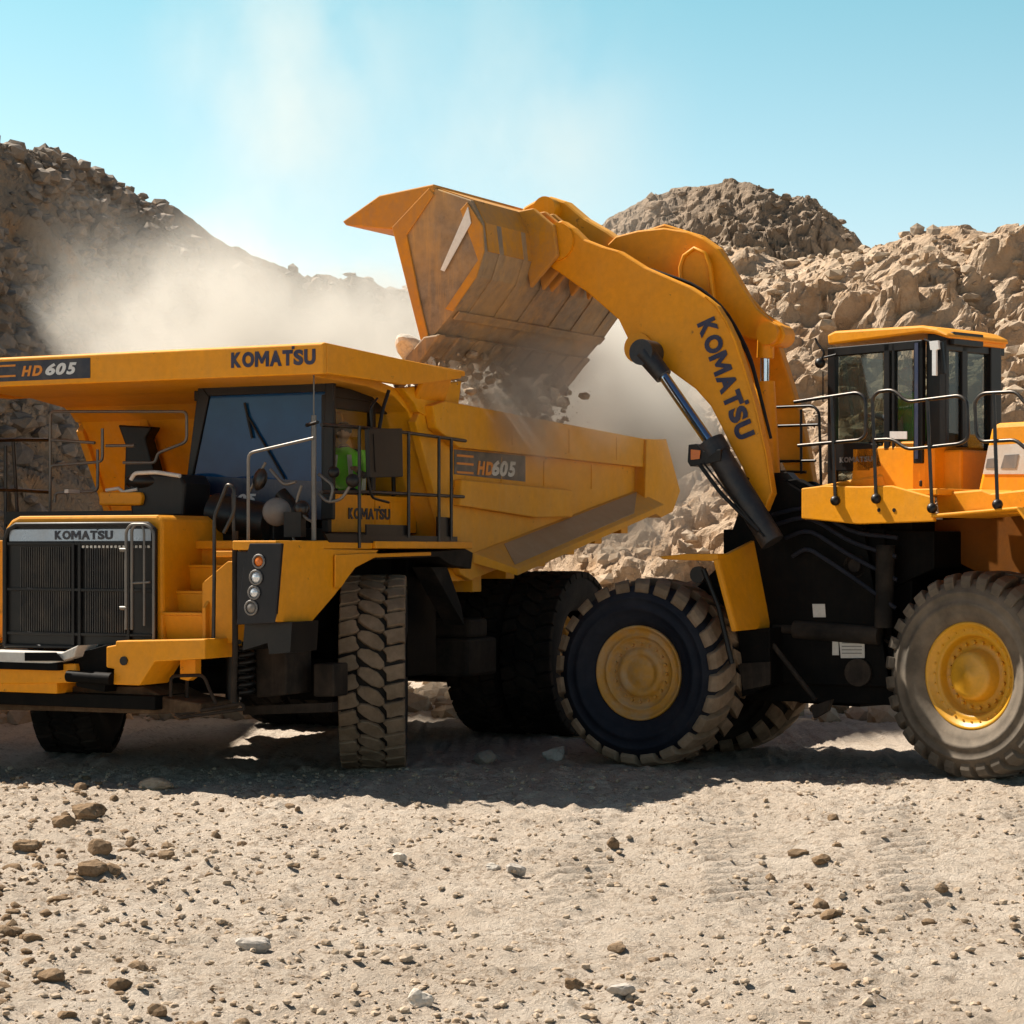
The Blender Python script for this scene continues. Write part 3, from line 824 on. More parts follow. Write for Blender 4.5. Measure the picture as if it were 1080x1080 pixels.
m.plate(arch, (0, -1.1, 0), 0.04)
m.build('fender', Y, truck, 0.01)
m = MB()
m.prism([(0.8,2.4,2.33),(-0.817,2.4,2.359),(-1.283,2.4,2.391),(-1.499,2.4,2.338),(-1.451,2.4,2.154),(-0.955,2.4,2.201),(-0.634,2.4,2.297),(0.739,2.4,2.271)], (0, -0.5, 0))
m.prism([(-0.667,2.3,2.181),(-1.056,2.3,2.178),(-1.409,2.3,1.723),(-1.481,2.3,1.505),(-1.196,2.3,1.728)], (0, -0.25, 0))
m.build('mud_flap_bracket', M['rubber'], truck, 0.008)
m = MB(); m.prism([(-1.157,2.2,2.156),(-1.922,2.2,2.172),(-1.922,2.2,2.018),(-1.297,2.2,2.015)], (0, -0.4, 0)); m.build('body_pad', Y, truck)
m = MB()
m.prism([(1.884,2.41,2.531),(-1.028,2.41,2.519),(-1.028,2.41,2.434),(1.791,2.41,2.446)], (0, 0.03, 0))
m.prism([(1.001,2.4,2.635),(0.07,2.4,2.635),(0.07,2.4,2.431),(1.001,2.4,2.439)], (0, 0.02, 0))
m.prism([(-0.589,2.4,2.736),(-0.955,2.4,2.73),(-0.955,2.4,2.476),(-0.589,2.4,2.474)], (0, 0.02, 0))
m.box(1.0, 1.06, -2.2, -0.1, 2.66, 2.80)
m.build('toe_board', BK, truck, split=True)

# lamps ----------------------------------------------------------
m = MB()
m.prism([(2.83,2.153,2.434),(2.83,2.517,2.434),(2.83,2.506,2.343),(2.83,2.442,1.669),(2.83,2.002,1.644),(2.83,2.078,2.187)], (-0.05, 0, 0)); m.box(2.35, 2.785, 1.98, 2.38, 1.72, 2.36)
lb = m.build('lamp_housing', surf("lamp_housing_black", (0.004, 0.005, 0.010), 0.35, 0, 0.06, 3, 0.1, dustcol=(0.15, 0.12, 0.1), spec=0.3), truck, 0.01)
m = MB()
lamps = [(2.835,2.264,2.26),(2.835,2.232,2.105),(2.835,2.21,1.959),(2.835,2.178,1.812)]
for (q, mt, nm, r) in ((lamps[0], M['lens_orange'], 'indicator_lamp', 0.05), (lamps[1], M['lens'], 'headlight', 0.055), (lamps[2], M['lens'], 'headlight', 0.05), (lamps[3], M['grey'], 'headlight', 0.055)):
    m = MB(); v = Vector(q)
    m.lathe([(0.001, 0.02), (r * 0.6, 0.017), (r, 0.0), (r, -0.01)], n=20)
    m.v = [(v.x + a[1], v.y + a[0], v.z + a[2]) for a in m.v]
    m.build(nm, mt, lb)
    m = MB(); m.tube([(v.x + 0.005, v.y + (r + 0.012) * math.cos(a), v.z + (r + 0.012) * math.sin(a)) for a in np.linspace(0, 6.2832, 17)], 0.011, 6, False)
    m.build('lamp_ring', M['grey'], lb)
m = MB(); m.prism([(2.7,2.016,1.65),(2.7,2.554,1.676),(2.7,2.533,1.383),(2.7,2.297,1.36),(2.7,2.276,1.47),(2.7,1.994,1.391)], (-0.5, 0, 0)); m.build('lamp_bracket', BK, truck)

# chassis, engine, axle, suspension -----------------------------
m = MB()
for y in (-0.75, 0.55):
    m.box(-7.0, 2.5, y, y + 0.2, 1.15, 1.60)
m.box(-0.9, 2.3, -0.93, 0.93, 1.4, 2.35)
m.box(-1.5, 1.8, -0.95, 1.75, 1.5, 2.36)
m.box(-1.45, -0.75, -2.0, 1.95, 0.95, 2.3)
m.box(-3.6, -1.0, -0.8, 0.8, 0.85, 1.7)
m.box(-6.6, -2.8, -0.6, 0.6, 1.6, 2.2)
m.cyl((-4.75, -1.9, 1.05), (-4.75, 1.9, 1.05), 0.42)
m.cyl((0, -1.7, 0.95), (0, 1.7, 0.95), 0.2)
m.box(2.2, 2.75, -2.0, 1.0, 0.78, 0.92)
for y in (-1.45, 1.45):
    m.cyl((0.1, y, 0.9), (0.1, y, 2.3), 0.17)
    m.box(-0.2, 0.45, y - 0.3, y + 0.25, 0.75, 1.2)
m.cyl((-2.0, 1.0, 1.2), (-3.9, 1.0, 2.2), 0.14)
ch = m.build('chassis', GR, truck, 0.01)
m = MB(); 
tk = [(1.9,1.618,1.379),(1.9,2,1.386),(1.9,2,0.909),(1.9,1.641,0.87)]; m.prism(tk, (-0.5, 0, 0))
m.prism([(1.6,2.131,1.213),(1.6,2.375,1.218),(1.6,2.375,0.883),(1.6,2.131,0.876)], (-0.3, 0, 0))
m.build('air_tank', M['tank'], truck, 0.02, split=True)
m = MB(); m.prism([(1.6,1.29,0.753),(1.6,2.353,0.824),(1.6,2.353,0.728),(1.6,1.29,0.665)], (-0.12, 0, 0))
m.build('steering_rod', M['tank'], truck)
m = MB(); m.prism([(2.62,-1.772,0.934),(2.62,0.756,1.002),(2.62,1.041,0.896),(2.62,1.457,0.852),(2.62,1.457,0.759),(2.62,0.756,0.726),(2.62,-0.297,0.721),(2.62,-1.772,0.694)], (-0.7, 0, 0)); m.build('front_guard', M['guard'], truck, 0.02)
m = MB()
m.tube([(2.7,1.907,2.555),(2.7,1.907,1.352),(2.7,1.885,0.889)], 0.03, 8)
m.rail([(2.6,1.084,0.906),(2.6,1.084,1.114),(2.6,1.477,1.133),(2.6,1.555,0.966),(2.6,1.622,0.856)], 0.018)
m.rail([(2.6,1.141,0.728),(2.6,1.919,0.865),(2.6,1.952,0.81),(2.6,1.197,0.702),(2.6,1.141,0.747)], 0.018)
m.tube([(2.4,1.141,1.266),(2.4,1.141,0.8)], 0.02, 8)
m.build('lower_step', M['tank'], truck, split=True)
m = MB(); m.prism([(2.6,1.197,1.277),(2.6,1.377,1.281),(2.6,1.377,1.13),(2.6,1.287,1.072),(2.6,1.197,1.088)], (-0.1, 0, 0)); m.build('tow_lug', Y, truck)
m = MB()
for k in range(7):
    zc = 1.38 - k * 0.075
    yy = [(2,1.569,1.315)][0][1]
    m.tube([(2.0 + 0.09 * math.cos(a), yy + 0.09 * math.sin(a), zc + 0.01 * a) for a in np.linspace(0, 6.28, 13)], 0.025, 6)
m.cyl((2.0, yy - 0.15, 0.8), (2.0, yy - 0.15, 1.5), 0.07)
m.build('coiled_hose', BK, truck)
m = MB(); m.box(-3.05, -2.25, 1.35, 1.95, 0.87, 1.32); m.box(-2.9, -2.4, 1.4, 1.9, 1.32, 1.55); m.build('fuel_tank', M['tank'], truck, 0.04)

# handrails ------------------------------------------------------
def rails(name, mat, lst, r=0.019, par=None, rad=0.06):
    o = None
    for p in lst:
        m = MB(); m.rail(p, r, rad); o = m.build(name, mat, par or truck)
    return o
rails('front_handrail', M['rail_light'], [
    [(1,-1.627,2.709),(1,-1.627,3.915),(1,0.193,3.865),(1,0.193,3.537),(1,-0.188,3.422),(1,-0.213,3.319),(1,-0.639,3.327)],
    [(1,-1.627,2.709),(1,-1.627,3.312),(1,-0.917,3.342),(1,-0.917,3.708)],
    [(1,-1.561,2.899),(1,-1.561,3.004),(1,-0.981,3.019),(1,-0.981,3.479)],
    [(1,-1.627,3.598),(1,-1.019,3.553)], [(1,-0.866,3.518),(1,-0.488,3.511)]], 0.017)
rails('side_handrail', M['rail'], [
    [(1.402,-2.4,3.575),(0.741,-2.4,3.626),(0.047,-2.4,3.658)], [(0.809,-2.4,3.558),(0.809,-2.4,2.154)], [(1.402,-2.4,3.047),(0.571,-2.4,3.056),(0.012,-2.4,3.048)], [(0.674,-2.4,3.608),(0.537,-2.4,2.152)]], 0.022)
rails('front_handrail', M['rail_light'], [[(2.5,1.932,2.398),(2.5,1.932,3.321),(2.5,2.678,3.454)], [(2.5,1.932,2.836),(2.5,1.932,2.398)]], 0.016)
rails('stair_handrail', M['rail'], [
    [(2.7,1.655,1.421),(2.7,1.666,2.184),(2.7,1.666,2.695),(2.7,1.82,3.019),(2.7,1.896,2.972),(2.7,1.896,2.74),(2.7,1.776,2.537)],
    [(2.3,1.627,2.938),(2.3,1.638,2.181)]], 0.019)
sr = rails('side_handrail', M['rail'], [
    [(1.919,2.42,3.619),(1.076,2.42,3.633),(0.022,2.42,3.625),(-1.268,2.42,3.602)], [(1.919,2.42,2.947),(0.916,2.42,2.971),(-1.22,2.42,2.969)]], 0.019)
rails('handrail_post', M['rail'], [[(1.19,2.44,3.647),(1.19,2.44,2.389)]], 0.019)
rails('handrail_post', M['rail'], [[(0.123,2.44,3.62),(0.123,2.44,2.502)]], 0.019)
rails('handrail_post', M['rail'], [[(-0.58,2.44,3.612),(-0.58,2.44,2.391)]], 0.019)
rails('handrail_post', M['rail'], [[(-0.877,2.44,3.605),(-0.877,2.44,2.476)]], 0.019)
m = MB(); a = [(1.95,2.35,2.389),(1.95,2.35,3.714),(1.95,2.35,4.414)]
m.tube([a[0], a[1]], 0.026, 8); m.tube([a[1], a[2]], 0.008, 6)
m.build('antenna_mast', M['rail_light'], truck)
# gear on the deck -----------------------------------------------
m = MB()
m.cyl(*[(1.5,0.875,2.767),(1.5,1.572,2.644)], 0.20)
m.cyl(*[(1.5,1.686,2.956),(1.5,1.958,2.681)], 0.07)
m.box(1.1, 1.5, 0.95, 1.6, 2.47, 2.7)
ac = m.build('air_cleaner', BK, truck, 0.01)
def round_mirror(p, r, d, mat):
    m = MB(); p = Vector(p); d = Vector(d).normalized()
    q = d.to_track_quat('Y', 'Z').to_matrix().to_4x4()
    m.lathe([(0.001, 0.05), (r * 0.5, 0.043), (r * 0.85, 0.02), (r, 0.0), (r, -0.02), (r * 0.7, -0.06), (0.001, -0.09)], n=24)
    xform(m, Matrix.Translation(p) @ q)
    return m.build('round_mirror', mat, truck)
round_mirror([(1.9,1.888,2.753)][0], 0.145, (0.7, 0.5, -0.1), M['grey'])
round_mirror([(1.9,1.674,3.091)][0], 0.12, (0.6, -0.5, 0.2), M['rail'])
round_mirror([(1.9,2.177,2.789)][0], 0.08, (0.9, 0.3, 0.1), M['rail'])
m = MB()
for q in ([(1.9,1.55,2.948),(1.9,1.697,3.167),(1.9,1.753,3.253)], [(1.9,1.81,3.185),(1.9,1.977,3.02),(1.9,2.111,3.056)], [(1.9,2.177,3.017),(1.9,2.111,2.846),(1.9,2.199,2.703),(1.9,2.332,2.636)], [(1.9,2.376,2.939),(1.9,2.474,2.843),(1.9,2.638,2.87),(1.9,2.768,3.047)], [(1.9,2.376,3.128),(1.9,2.551,3.012),(1.9,2.507,2.843)], [(1.9,2.044,2.58),(1.9,2.111,2.418)]):
    m.rail(q, 0.016)
m.build('mirror_bracket', M['rail_light'], truck, split=True)
m = MB(); q = [(1.9,2.551,3.145),(1.9,2.768,3.057),(1.9,2.854,2.839)]
m.ball(q[0], 0.06); m.ball(q[1], 0.07); m.box(1.85, 1.95, 2.0, 2.2, 2.5, 2.75)
m.build('work_lamp', BK, truck, split=True)
m = MB()
m.prism([(1.7,-0.075,3.091),(1.7,-0.014,3.18),(1.7,0.584,3.161),(1.7,0.643,3.062),(1.7,0.62,2.716),(1.7,-0.038,2.72)], (-0.5, 0, 0))
m.ball([(1.5,0.087,3.095)][0], 0.25, 10, (1, 1.2, 0.5))
m.build('exhaust_cover', BK, truck, 0.03)
m = MB(); m.rail([(1.95,0.14,3.101),(1.95,0.188,3.169),(1.95,0.461,3.175),(1.95,0.755,3.132)], 0.022); m.build('cover_rim', M['dustywhite'], truck)
m = MB(); m.prism([(1.75,-0.417,2.984),(1.75,0.118,2.978),(1.75,0.142,2.928),(1.75,0.118,2.838),(1.75,-0.417,2.843)], (-0.3, 0, 0))
bt = m.build('battery_box', Y, truck, 0.02)
m = MB(); m.box(1.5, 1.7, -0.9, -0.85, 2.98, 3.02) 
m.tube([(1.7,-0.355,3.004),(1.7,-0.196,3.023),(1.7,-0.135,2.982),(1.7,0.046,3.01)], 0.02, 6); m.build('box_handles', M['dustywhite'], bt)
m = MB()
m.prism([(0,-1.437,3.814),(0,-0.963,3.781),(0,-1.054,3.652),(0,-0.923,3.237),(0,-0.897,2.912),(0,-1.357,2.916),(0,-1.331,3.571)], (-0.2, 0, 0))
m.build('air_intake', BK, truck, 0.02)
m = MB()
m.rail([(2.2, 2.42, 3.6), (2.3, 2.6, 3.62)], 0.02)
q = [(1.198,2.5,3.615),(0.467,2.5,3.652),(0.446,2.5,3.142),(1.158,2.5,3.111)]
for a in ("a",):
    m.prism(q[:4], (0, 0.05, 0))
m.build('side_mirror', BK, truck, 0.02)
m = MB(); m.prism([(p[0], 2.551, p[2]) for p in [(1.099,2.5,3.562),(0.571,2.5,3.587),(0.55,2.5,3.199),(1.059,2.5,3.172)]], (0, 0.006, 0)); 
m.rail([(0.878,2.5,3.632),(0.797,2.5,3.853),(0.674,2.5,4.039)], 0.02); m.rail([(1.039,2.5,3.623),(1.079,2.5,3.837),(0.918,2.5,3.944)], 0.012); m.rail([(1.119,2.5,3.112),(1.039,2.5,2.909),(0.674,2.5,2.867)], 0.014)
m.build('mirror_arm', BK, truck)

# wheels ---------------------------------------------------------
tm = (M['groove'], M['rubber_tread'], M['rim_dusty'])
tmd = (M['groove'], M['rubber'], M['rim_dusty'])
wheel(truck, (0, 1.95, 1.05), R_(27.5), 1.05, 'truck', tm, 1, 0.71, 0.05, 0.48, 0.12, 'steered front wheel with muddy block tread facing the camera')
wheel(truck, (0, -1.95, 1.05), R_(22), 1.05, 'truck', tmd, -1, 0.71, 0.2, 0.48, 0.12)
for yy, oo in ((2.0, 1), (1.22, 1), (-2.0, -1), (-1.22, -1)):
    wheel(truck, (-4.75, yy, 1.05), 0, 1.05, 'truck', tmd, oo, 0.70, 0.1 * yy, 0.48, 0.05)

# ---------------------------------------------------------------- wheel loader (R frame: rear half; F frame: articulated front half)
f1 = R_(30); f2 = R_(48)
TF = math.atan2(math.sin(f1), -math.cos(f1)); TR = math.atan2(math.sin(f2), -math.cos(f2))
loader = thing('wheel_loader', 'large yellow wheel loader on the right with its bucket raised over the dump truck', 'wheel loader', (4.655, 22.4, 0), TR)
WF = Matrix.Translation((1.37, 23.9, 0)) @ Matrix.Rotation(TF, 4, 'Z')
WR = Matrix.Translation((4.655, 22.4, 0)) @ Matrix.Rotation(TR, 4, 'Z')
F2R = WR.inverted() @ WF

# rear half ------------------------------------------------------
m = MB()
m.box(-2.3, 2.6, -1.75, -0.9, 0.75, 1.5)
m.box(0.95, 2.2, -2.1, -0.35, 0.78, 2.7)
m.box(-2.6, 1.0, -2.0, -0.95, 1.4, 2.9)
m.box(2.1, 3.0, -1.8, -0.9, 0.6, 2.6)
m.cyl((0, -2.6, 1.08), (0, -0.3, 1.08), 0.30)
m.prism([(2.53,-0.28,2.583),(0.606,-0.28,2.57),(0.606,-0.28,2.17),(1.171,-0.28,1.962),(1.299,-0.28,1.141),(1.364,-0.28,0.708),(2.064,-0.28,0.713),(2.227,-0.28,1.105),(2.53,-0.28,1.519)], (0, -0.5, 0))
rf = m.build('rear_frame', GR, loader, 0.015)
m = MB()
for k in range(26):
    u = random.random(); v = random.random()
    x = 1.0 + u * 1.1; z = 0.95 + v * 1.6
    m.cyl((x, -0.29, z), (x, -0.265, z), random.choice((0.008, 0.012, 0.02)), 8)
m.build('frame_bolt', M['grey'], rf, split=True)
m = MB()
m.rail([(2.25, -0.22, 2.5), (1.8, -0.22, 2.25), (1.4, -0.22, 1.8), (1.35, -0.22, 1.1)], 0.025)
m.rail([(2.3, -0.22, 2.2), (2.0, -0.22, 1.6), (2.1, -0.22, 1.0)], 0.02)
m.rail([(2.3, -0.22, 2.35), (1.9, -0.22, 2.0), (1.7, -0.22, 1.5), (1.0, -0.22, 1.35)], 0.018)
m.build('frame_hoses', M['tank'], rf, split=True)
m = MB(); m.cyl(*[(1.106,-0.1,2.421),(1.131,-0.1,1.539)], 0.10, 16); m.build('air_tank', M['rubber'], loader)
# deck
m = MB()
m.prism([(1.896,0.35,3.036),(1.592,0.35,3.06),(1.115,0.35,3.04),(0.676,0.35,3.04),(0.155,0.35,2.912),(0.131,0.35,2.66),(1.115,0.35,2.64),(1.896,0.35,2.708)], (0, -0.05, 0))
dk = [(1.896,0.35,3.036),(1.896,0.35,2.708)]
m.box(0.13, 1.88, -0.5, 0.30, 2.93, 3.0)
m.box(1.84, 1.9, -0.5, 0.30, 2.70, 3.0)
deck2 = m.build('deck', Y, loader, 0.012)
m = MB()
for q in [(1.531,0.36,2.613),(1.324,0.36,2.611)]: pass
for q in [(0.836,0.352,2.786),(0.638,0.352,2.783)]: m.cyl((q[0], 0.35, q[2]), (q[0], 0.356, q[2]), 0.022, 10)
m.build('deck_bolt_hole', BK, deck2, split=True)
# rear fender
m = MB()
line = [(0.141,0.4,2.699),(-0.906,0.4,2.762),(-1.158,0.4,2.462),(-1.428,0.4,2.095)]
m.plate(line, (0, -1.0, 0), 0.035)
fe = m.build('fender', Y, loader, 0.012)
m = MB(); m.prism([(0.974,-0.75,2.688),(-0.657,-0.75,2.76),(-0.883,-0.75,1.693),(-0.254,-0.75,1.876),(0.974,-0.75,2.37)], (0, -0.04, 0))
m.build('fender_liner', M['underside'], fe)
m = MB()
m.prism([(0.345,0.05,2.98),(0.177,0.05,2.967),(-0.236,0.05,2.987),(-0.352,0.05,2.947),(-1.194,0.05,3.005),(-1.194,0.05,2.744),(0.297,0.05,2.714)], (0, -0.7, 0))
m.build('fender_step', Y, loader, 0.02)
# cab
m = MB()
m.prism([(2.247,-0.5,4.779),(2.138,-0.5,4.813),(0.935,-0.5,4.784),(0.735,-0.5,4.739),(0.587,-0.5,4.667),(0.587,-0.5,4.617),(0.785,-0.5,4.682),(0.935,-0.5,4.703),(2.234,-0.5,4.661)], (0, -1.10, 0))
roof = [(2.30, -0.46, 4.66), (2.30, -1.62, 4.66), (0.62, -1.62, 4.62), (0.62, -0.46, 4.62)]
lcab_roof = m.build('roof_tmp', Y, loader, 0.03)
lcab_roof.name = 'cab_roof'
m = MB()
m.prism([(1.476,-0.52,3.562),(0.951,-0.52,3.543),(0.951,-0.52,2.961),(1.555,-0.52,2.973),(1.555,-0.52,3.305)], (0, -0.5, 0))
a = [(0.951,-0.52,3.543)][0]
bs = [(1.9, -0.50), (1.05, -0.50), (0.92, -0.54), (0.85, -0.62), (0.72, -1.60), (1.9, -1.60)]
m.prism([(x, y, 2.95) for x, y in bs], (0, 0, 0.56))
m.box(0.60, 0.92, -1.5, -0.75, 2.95, 3.45)
m.prism([(2.604,-0.48,3.067),(1.458,-0.48,3.198),(1.393,-0.48,3.031),(1.786,-0.48,3.071)], (0, -0.1, 0))
cabb = m.build('cab_base', Y, loader, 0.03)
m = MB()
ys = -0.50
def post(x0, x1, z0=3.45, z1=4.62, y=ys, d=0.07): m.box(x0, x1, y - d, y, z0, z1)
post(2.13, 2.24, 3.05); post(1.37, 1.45); post(0.93, 1.05, 3.3); post(1.3, 1.34)
m.box(0.93, 2.24, -0.57, ys, 4.53, 4.63)
m.prism([(2.234,-0.5,3.579),(1.539,-0.5,3.533),(1.473,-0.5,3.282),(1.631,-0.5,3.255),(1.631,-0.5,3.234),(2.206,-0.5,3.25)], (0, -0.06, 0))
m.box(2.16, 2.24, -1.62, -1.55, 3.1, 4.6); m.box(0.7, 0.8, -1.62, -1.55, 3.4, 4.62)
m.box(0.66, 0.76, -0.95, -0.85, 3.48, 4.60); m.box(0.64, 0.74, -1.52, -1.34, 3.45, 4.60)
m.box(0.66, 0.92, -0.62, -0.56, 3.48, 4.62); m.box(0.66, 0.76, -1.62, -0.6, 4.5, 4.62)
m.box(0.6, 0.95, -1.15, -0.62, 4.56, 4.70)
m.box(0.95, 2.2, -1.60, -0.52, 3.05, 3.12)
m.box(1.2, 1.6, -1.6, -0.95, 3.1, 3.55); m.box(1.1, 1.22, -1.55, -1.0, 3.5, 4.2)
lc = m.build('cab_frame', BK, loader, 0.01)
m = MB(); m.box(0.975, 1.02, -0.499, -0.487, 3.35, 4.6); m.build('cab_pillar_trim', surf("navy_pillar", (0.02, 0.035, 0.09), 0.35, 0, 0.1, 3, 0.1), lc)
m = MB(); m.prism([(2.095,-0.53,4.579),(1.484,-0.53,4.569),(1.484,-0.53,3.553),(2.095,-0.53,3.575)], (0, -0.012, 0)); m.build('door_glass', M['glass'], lc)
m = MB(); m.prism([(1.38,-0.53,4.552),(1.085,-0.53,4.552),(1.085,-0.53,3.538),(1.38,-0.53,3.549)], (0, -0.012, 0)); m.build('side_window', M['glass'], lc)
m = MB(); m.box(0.69, 0.702, -1.56, -0.62, 3.48, 4.52); m.build('rear_window', M['glass'], lc)
m = MB(); m.box(2.2, 2.212, -1.55, -0.57, 3.1, 4.55); m.build('windscreen', M['glass'], lc)
m = MB(); m.box(0.95, 2.1, -1.612, -1.605, 3.1, 4.55); m.build('side_window', M['glass'], lc)
q = [(2.053,-0.495,3.34)][0]
text('KOMATSU', 'lettering', M['grey'], lc, (q[0], -0.492, q[2]), (-1, 0, 0), (0, 0, 1), 0.06, 0.46, 0.05, 0, 0.004)
m = MB(); m.prism([(1.349,-0.49,3.66),(1.118,-0.49,3.65),(1.118,-0.49,3.568),(1.349,-0.49,3.577)], (0, 0.01, 0)); m.build('door_sticker', M['white'], lc)
m = MB()
m.box(0.62, 0.85, -1.60, -1.15, 4.58, 4.66); m.build('rear_visor', Y, loader, 0.02)
m = MB()
m.ball([(2.218,-0.35,4.45)][0], 0.06, 8); m.rail([(2.204,-0.35,4.481),(2.15,-0.35,4.561),(2.259,-0.35,4.674),(2.286,-0.35,4.729)], 0.014); m.tube([(2.204,-0.35,4.502),(1.987,-0.35,4.53)], 0.012)
m.rail([(2.177,-0.35,4.352),(2.177,-0.35,4.015)], 0.008)
m.build('mirror', BK, loader, 0.01)
m = MB()
m.prism([(0.507,-0.1,4.535),(0.373,-0.1,4.546),(0.337,-0.1,4.207),(0.47,-0.1,4.215)], (0, -0.04, 0)); m.rail([(0.483,-0.1,4.533),(0.593,-0.1,4.581)], 0.014)
m.build('mirror', BK, loader, 0.01)
m = MB(); m.prism([(0.494,-0.05,4.551),(0.384,-0.05,4.553),(0.372,-0.05,4.463),(0.408,-0.05,4.456),(0.408,-0.05,4.189),(0.457,-0.05,4.192),(0.457,-0.05,4.459),(0.481,-0.05,4.461)], (0, -0.03, 0)); m.build('work_lamp', M['white'], loader)
# hood
m = MB()
pf = [(0.185,-0.45,2.966),(0.113,-0.45,3.242),(0.006,-0.45,3.663),(-0.077,-0.45,3.689),(-1.3,-0.45,3.693),(-1.3,-0.45,2.843)]
m.prism(pf, (0, -1.75, 0))
hd = m.build('engine_hood', Y, loader, 0.05)
m = MB(); m.prism([(p[0], -0.448, p[2]) for p in [(0.03,-0.45,3.457),(-1.3,-0.45,3.485),(-1.3,-0.45,3.126),(0.101,-0.45,3.162)]], (0, 0.006, 0)); m.build('hood_decal', M['dustywhite'], hd)
m = MB(); m.prism([(p[0], -0.441, p[2]) for p in [(-0.171,-0.45,3.351),(-0.346,-0.45,3.356),(-0.311,-0.45,3.21),(-0.124,-0.45,3.215)]], (0, 0.004, 0)); m.prism([(p[0], -0.441, p[2]) for p in [(0.042,-0.45,3.319),(-0.077,-0.45,3.325),(-0.053,-0.45,3.217),(0.065,-0.45,3.221)]], (0, 0.004, 0)); m.build('decal_stripes', M['grey'], hd, split=True)
# rails
def lrail(name, lst, r=0.02, mat=None, rad=0.07):
    return rails(name, mat or M['rail'], lst, r, loader, rad)
lrail('deck_handrail', [[(1.981,0.36,3.973),(1.107,0.36,4.029),(1.005,0.36,3.963),(1.005,0.36,3.575),(1.081,0.36,3.528),(1.928,0.36,3.498)]], 0.019)
lrail('deck_handrail', [[(0.867,0.36,2.895),(0.892,0.36,3.461),(0.917,0.36,3.959),(0.842,0.36,4.024),(0.644,0.36,4.033),(0.46,0.36,3.896),(-0.195,0.36,3.93),(-0.288,0.36,3.868),(-0.299,0.36,3.486),(-0.206,0.36,3.442),(0.46,0.36,3.407),(0.656,0.36,3.522),(0.88,0.36,3.521)]], 0.019)
lrail('deck_handrail', [[(-1.402,0.36,3.692),(-0.988,0.36,3.795),(-0.878,0.36,3.932),(-0.472,0.36,3.935),(-0.38,0.36,3.863),(-0.403,0.36,3.511),(-0.472,0.36,3.451),(-0.878,0.36,3.455),(-0.988,0.36,3.357),(-1.402,0.36,3.307)]], 0.019)
for a in ([(1.458,0.37,4.007),(1.406,0.37,2.894)], [(0.199,0.37,3.902),(0.139,0.37,2.796)], [(-0.615,0.37,3.926),(-0.661,0.37,2.822)]):
    lrail('handrail_post', [a], 0.019)
m = MB()
for q in [(1.406,0.37,2.894),(0.859,0.37,2.905),(0.139,0.37,2.796),(-0.661,0.37,2.822)]:
    m.ball(q, 0.055, 8)
m.build('rail_foot', BK, loader, split=True)
lrail('front_handrail', [[(3.35,-0.6,3.25),(3.35,-0.6,3.942),(3.263,-0.6,4.015),(2.524,-0.6,4.001),(2.441,-0.6,3.922),(2.413,-0.6,3.076)], [(3.35,-0.6,3.8),(2.455,-0.6,3.783)], [(3.35,-0.6,3.393),(2.496,-0.6,3.378)], [(2.706,-0.6,3.967),(2.706,-0.6,3.233)], [(3.35,-0.6,3.283),(2.636,-0.6,3.253)]], 0.016, BK)
m = MB(); m.prism([(3.306,-0.55,3.708),(3.219,-0.55,3.759),(3.132,-0.55,3.57),(3.219,-0.55,3.355),(3.292,-0.55,3.4)], (0, -0.05, 0)); m.build('hose_clamp', BK, loader)
lw = dict(lugs=30, depth=0.085, wrap=0.17, slant=0.28, lugw=0.66)
wheel(loader, (0, -0.42, 1.075), 0, 1.08, 'loader', (M['rubber_pale'], M['rubber_pale'], M['rim']), 1, 0.88, 0.1, 0.535, 0.36, 'pale dusty rear wheel with clean yellow rim', lw)
wheel(loader, (0, -2.25, 1.075), 0, 1.08, 'loader', (M['rubber'], M['rubber'], M['rim']), -1, 0.88, 0.1, 0.535, 0.36, None, lw)

# front half (modelled in its own frame, converted) --------------
MATRIX[0] = F2R
m = MB()
m.box(-2.6, 0.55, -1.75, -0.95, 0.7, 1.45)
m.prism([(-0.5, -0.85, 0.9), (0.3, -0.85, 1.4), (-0.6, -0.85, 2.2), (-0.95, -0.85, 3.1), (-1.35, -0.85, 3.15), (-2.3, -0.85, 2.6), (-2.6, -0.85, 0.9)], (0, -0.12, 0))
m.prism([(-0.5, -1.7, 0.9), (0.3, -1.7, 1.4), (-0.6, -1.7, 2.2), (-0.95, -1.7, 3.1), (-1.35, -1.7, 3.15), (-2.3, -1.7, 2.6), (-2.6, -1.7, 0.9)], (0, -0.12, 0))
m.box(-2.5, -0.6, -1.72, -0.95, 0.9, 2.6)
m.prism([(-2.5, -1.0, 0.9), (-1.15, -1.0, 1.2), (-1.15, -1.0, 2.9), (-1.5, -1.0, 3.1), (-2.4, -1.0, 2.75), (-2.6, -1.0, 1.2)], (0, -0.9, 0))
m.prism([(-1.25, -0.9, 2.2), (-1.0, -0.9, 3.1), (-1.5, -0.9, 3.15), (-2.3, -0.9, 2.7), (-2.4, -0.9, 1.6), (-1.4, -0.9, 1.5)], (0, -0.2, 0))
m.cyl((0, -2.5, 1.04), (0, -0.2, 1.04), 0.28)
m.prism([(-0.978,-0.5,1.489),(-1.359,-0.5,1.527),(-1.359,-0.5,0.91),(-1.024,-0.5,0.765)], (0, -0.4, 0))
ff = m.build('front_frame', GR, loader, 0.012)
m = MB(); m.prism([(-1.001,-0.45,1.129),(-1.381,-0.45,1.159),(-1.381,-0.45,0.913),(-1.068,-0.45,0.841)], (0, -0.03, 0)); m.prism([(-1.914,-0.3,0.705),(-2.14,-0.3,0.784),(-2.097,-0.3,0.662),(-1.947,-0.3,0.576)], (0, -0.1, 0)); m.build('access_step', M['tank'], loader, split=True)
m = MB()
m.tube([(-1.35,-0.6,1.338),(-1.846,-0.6,0.756)], 0.03)
m.build('brake_pipe', M['tank'], loader)
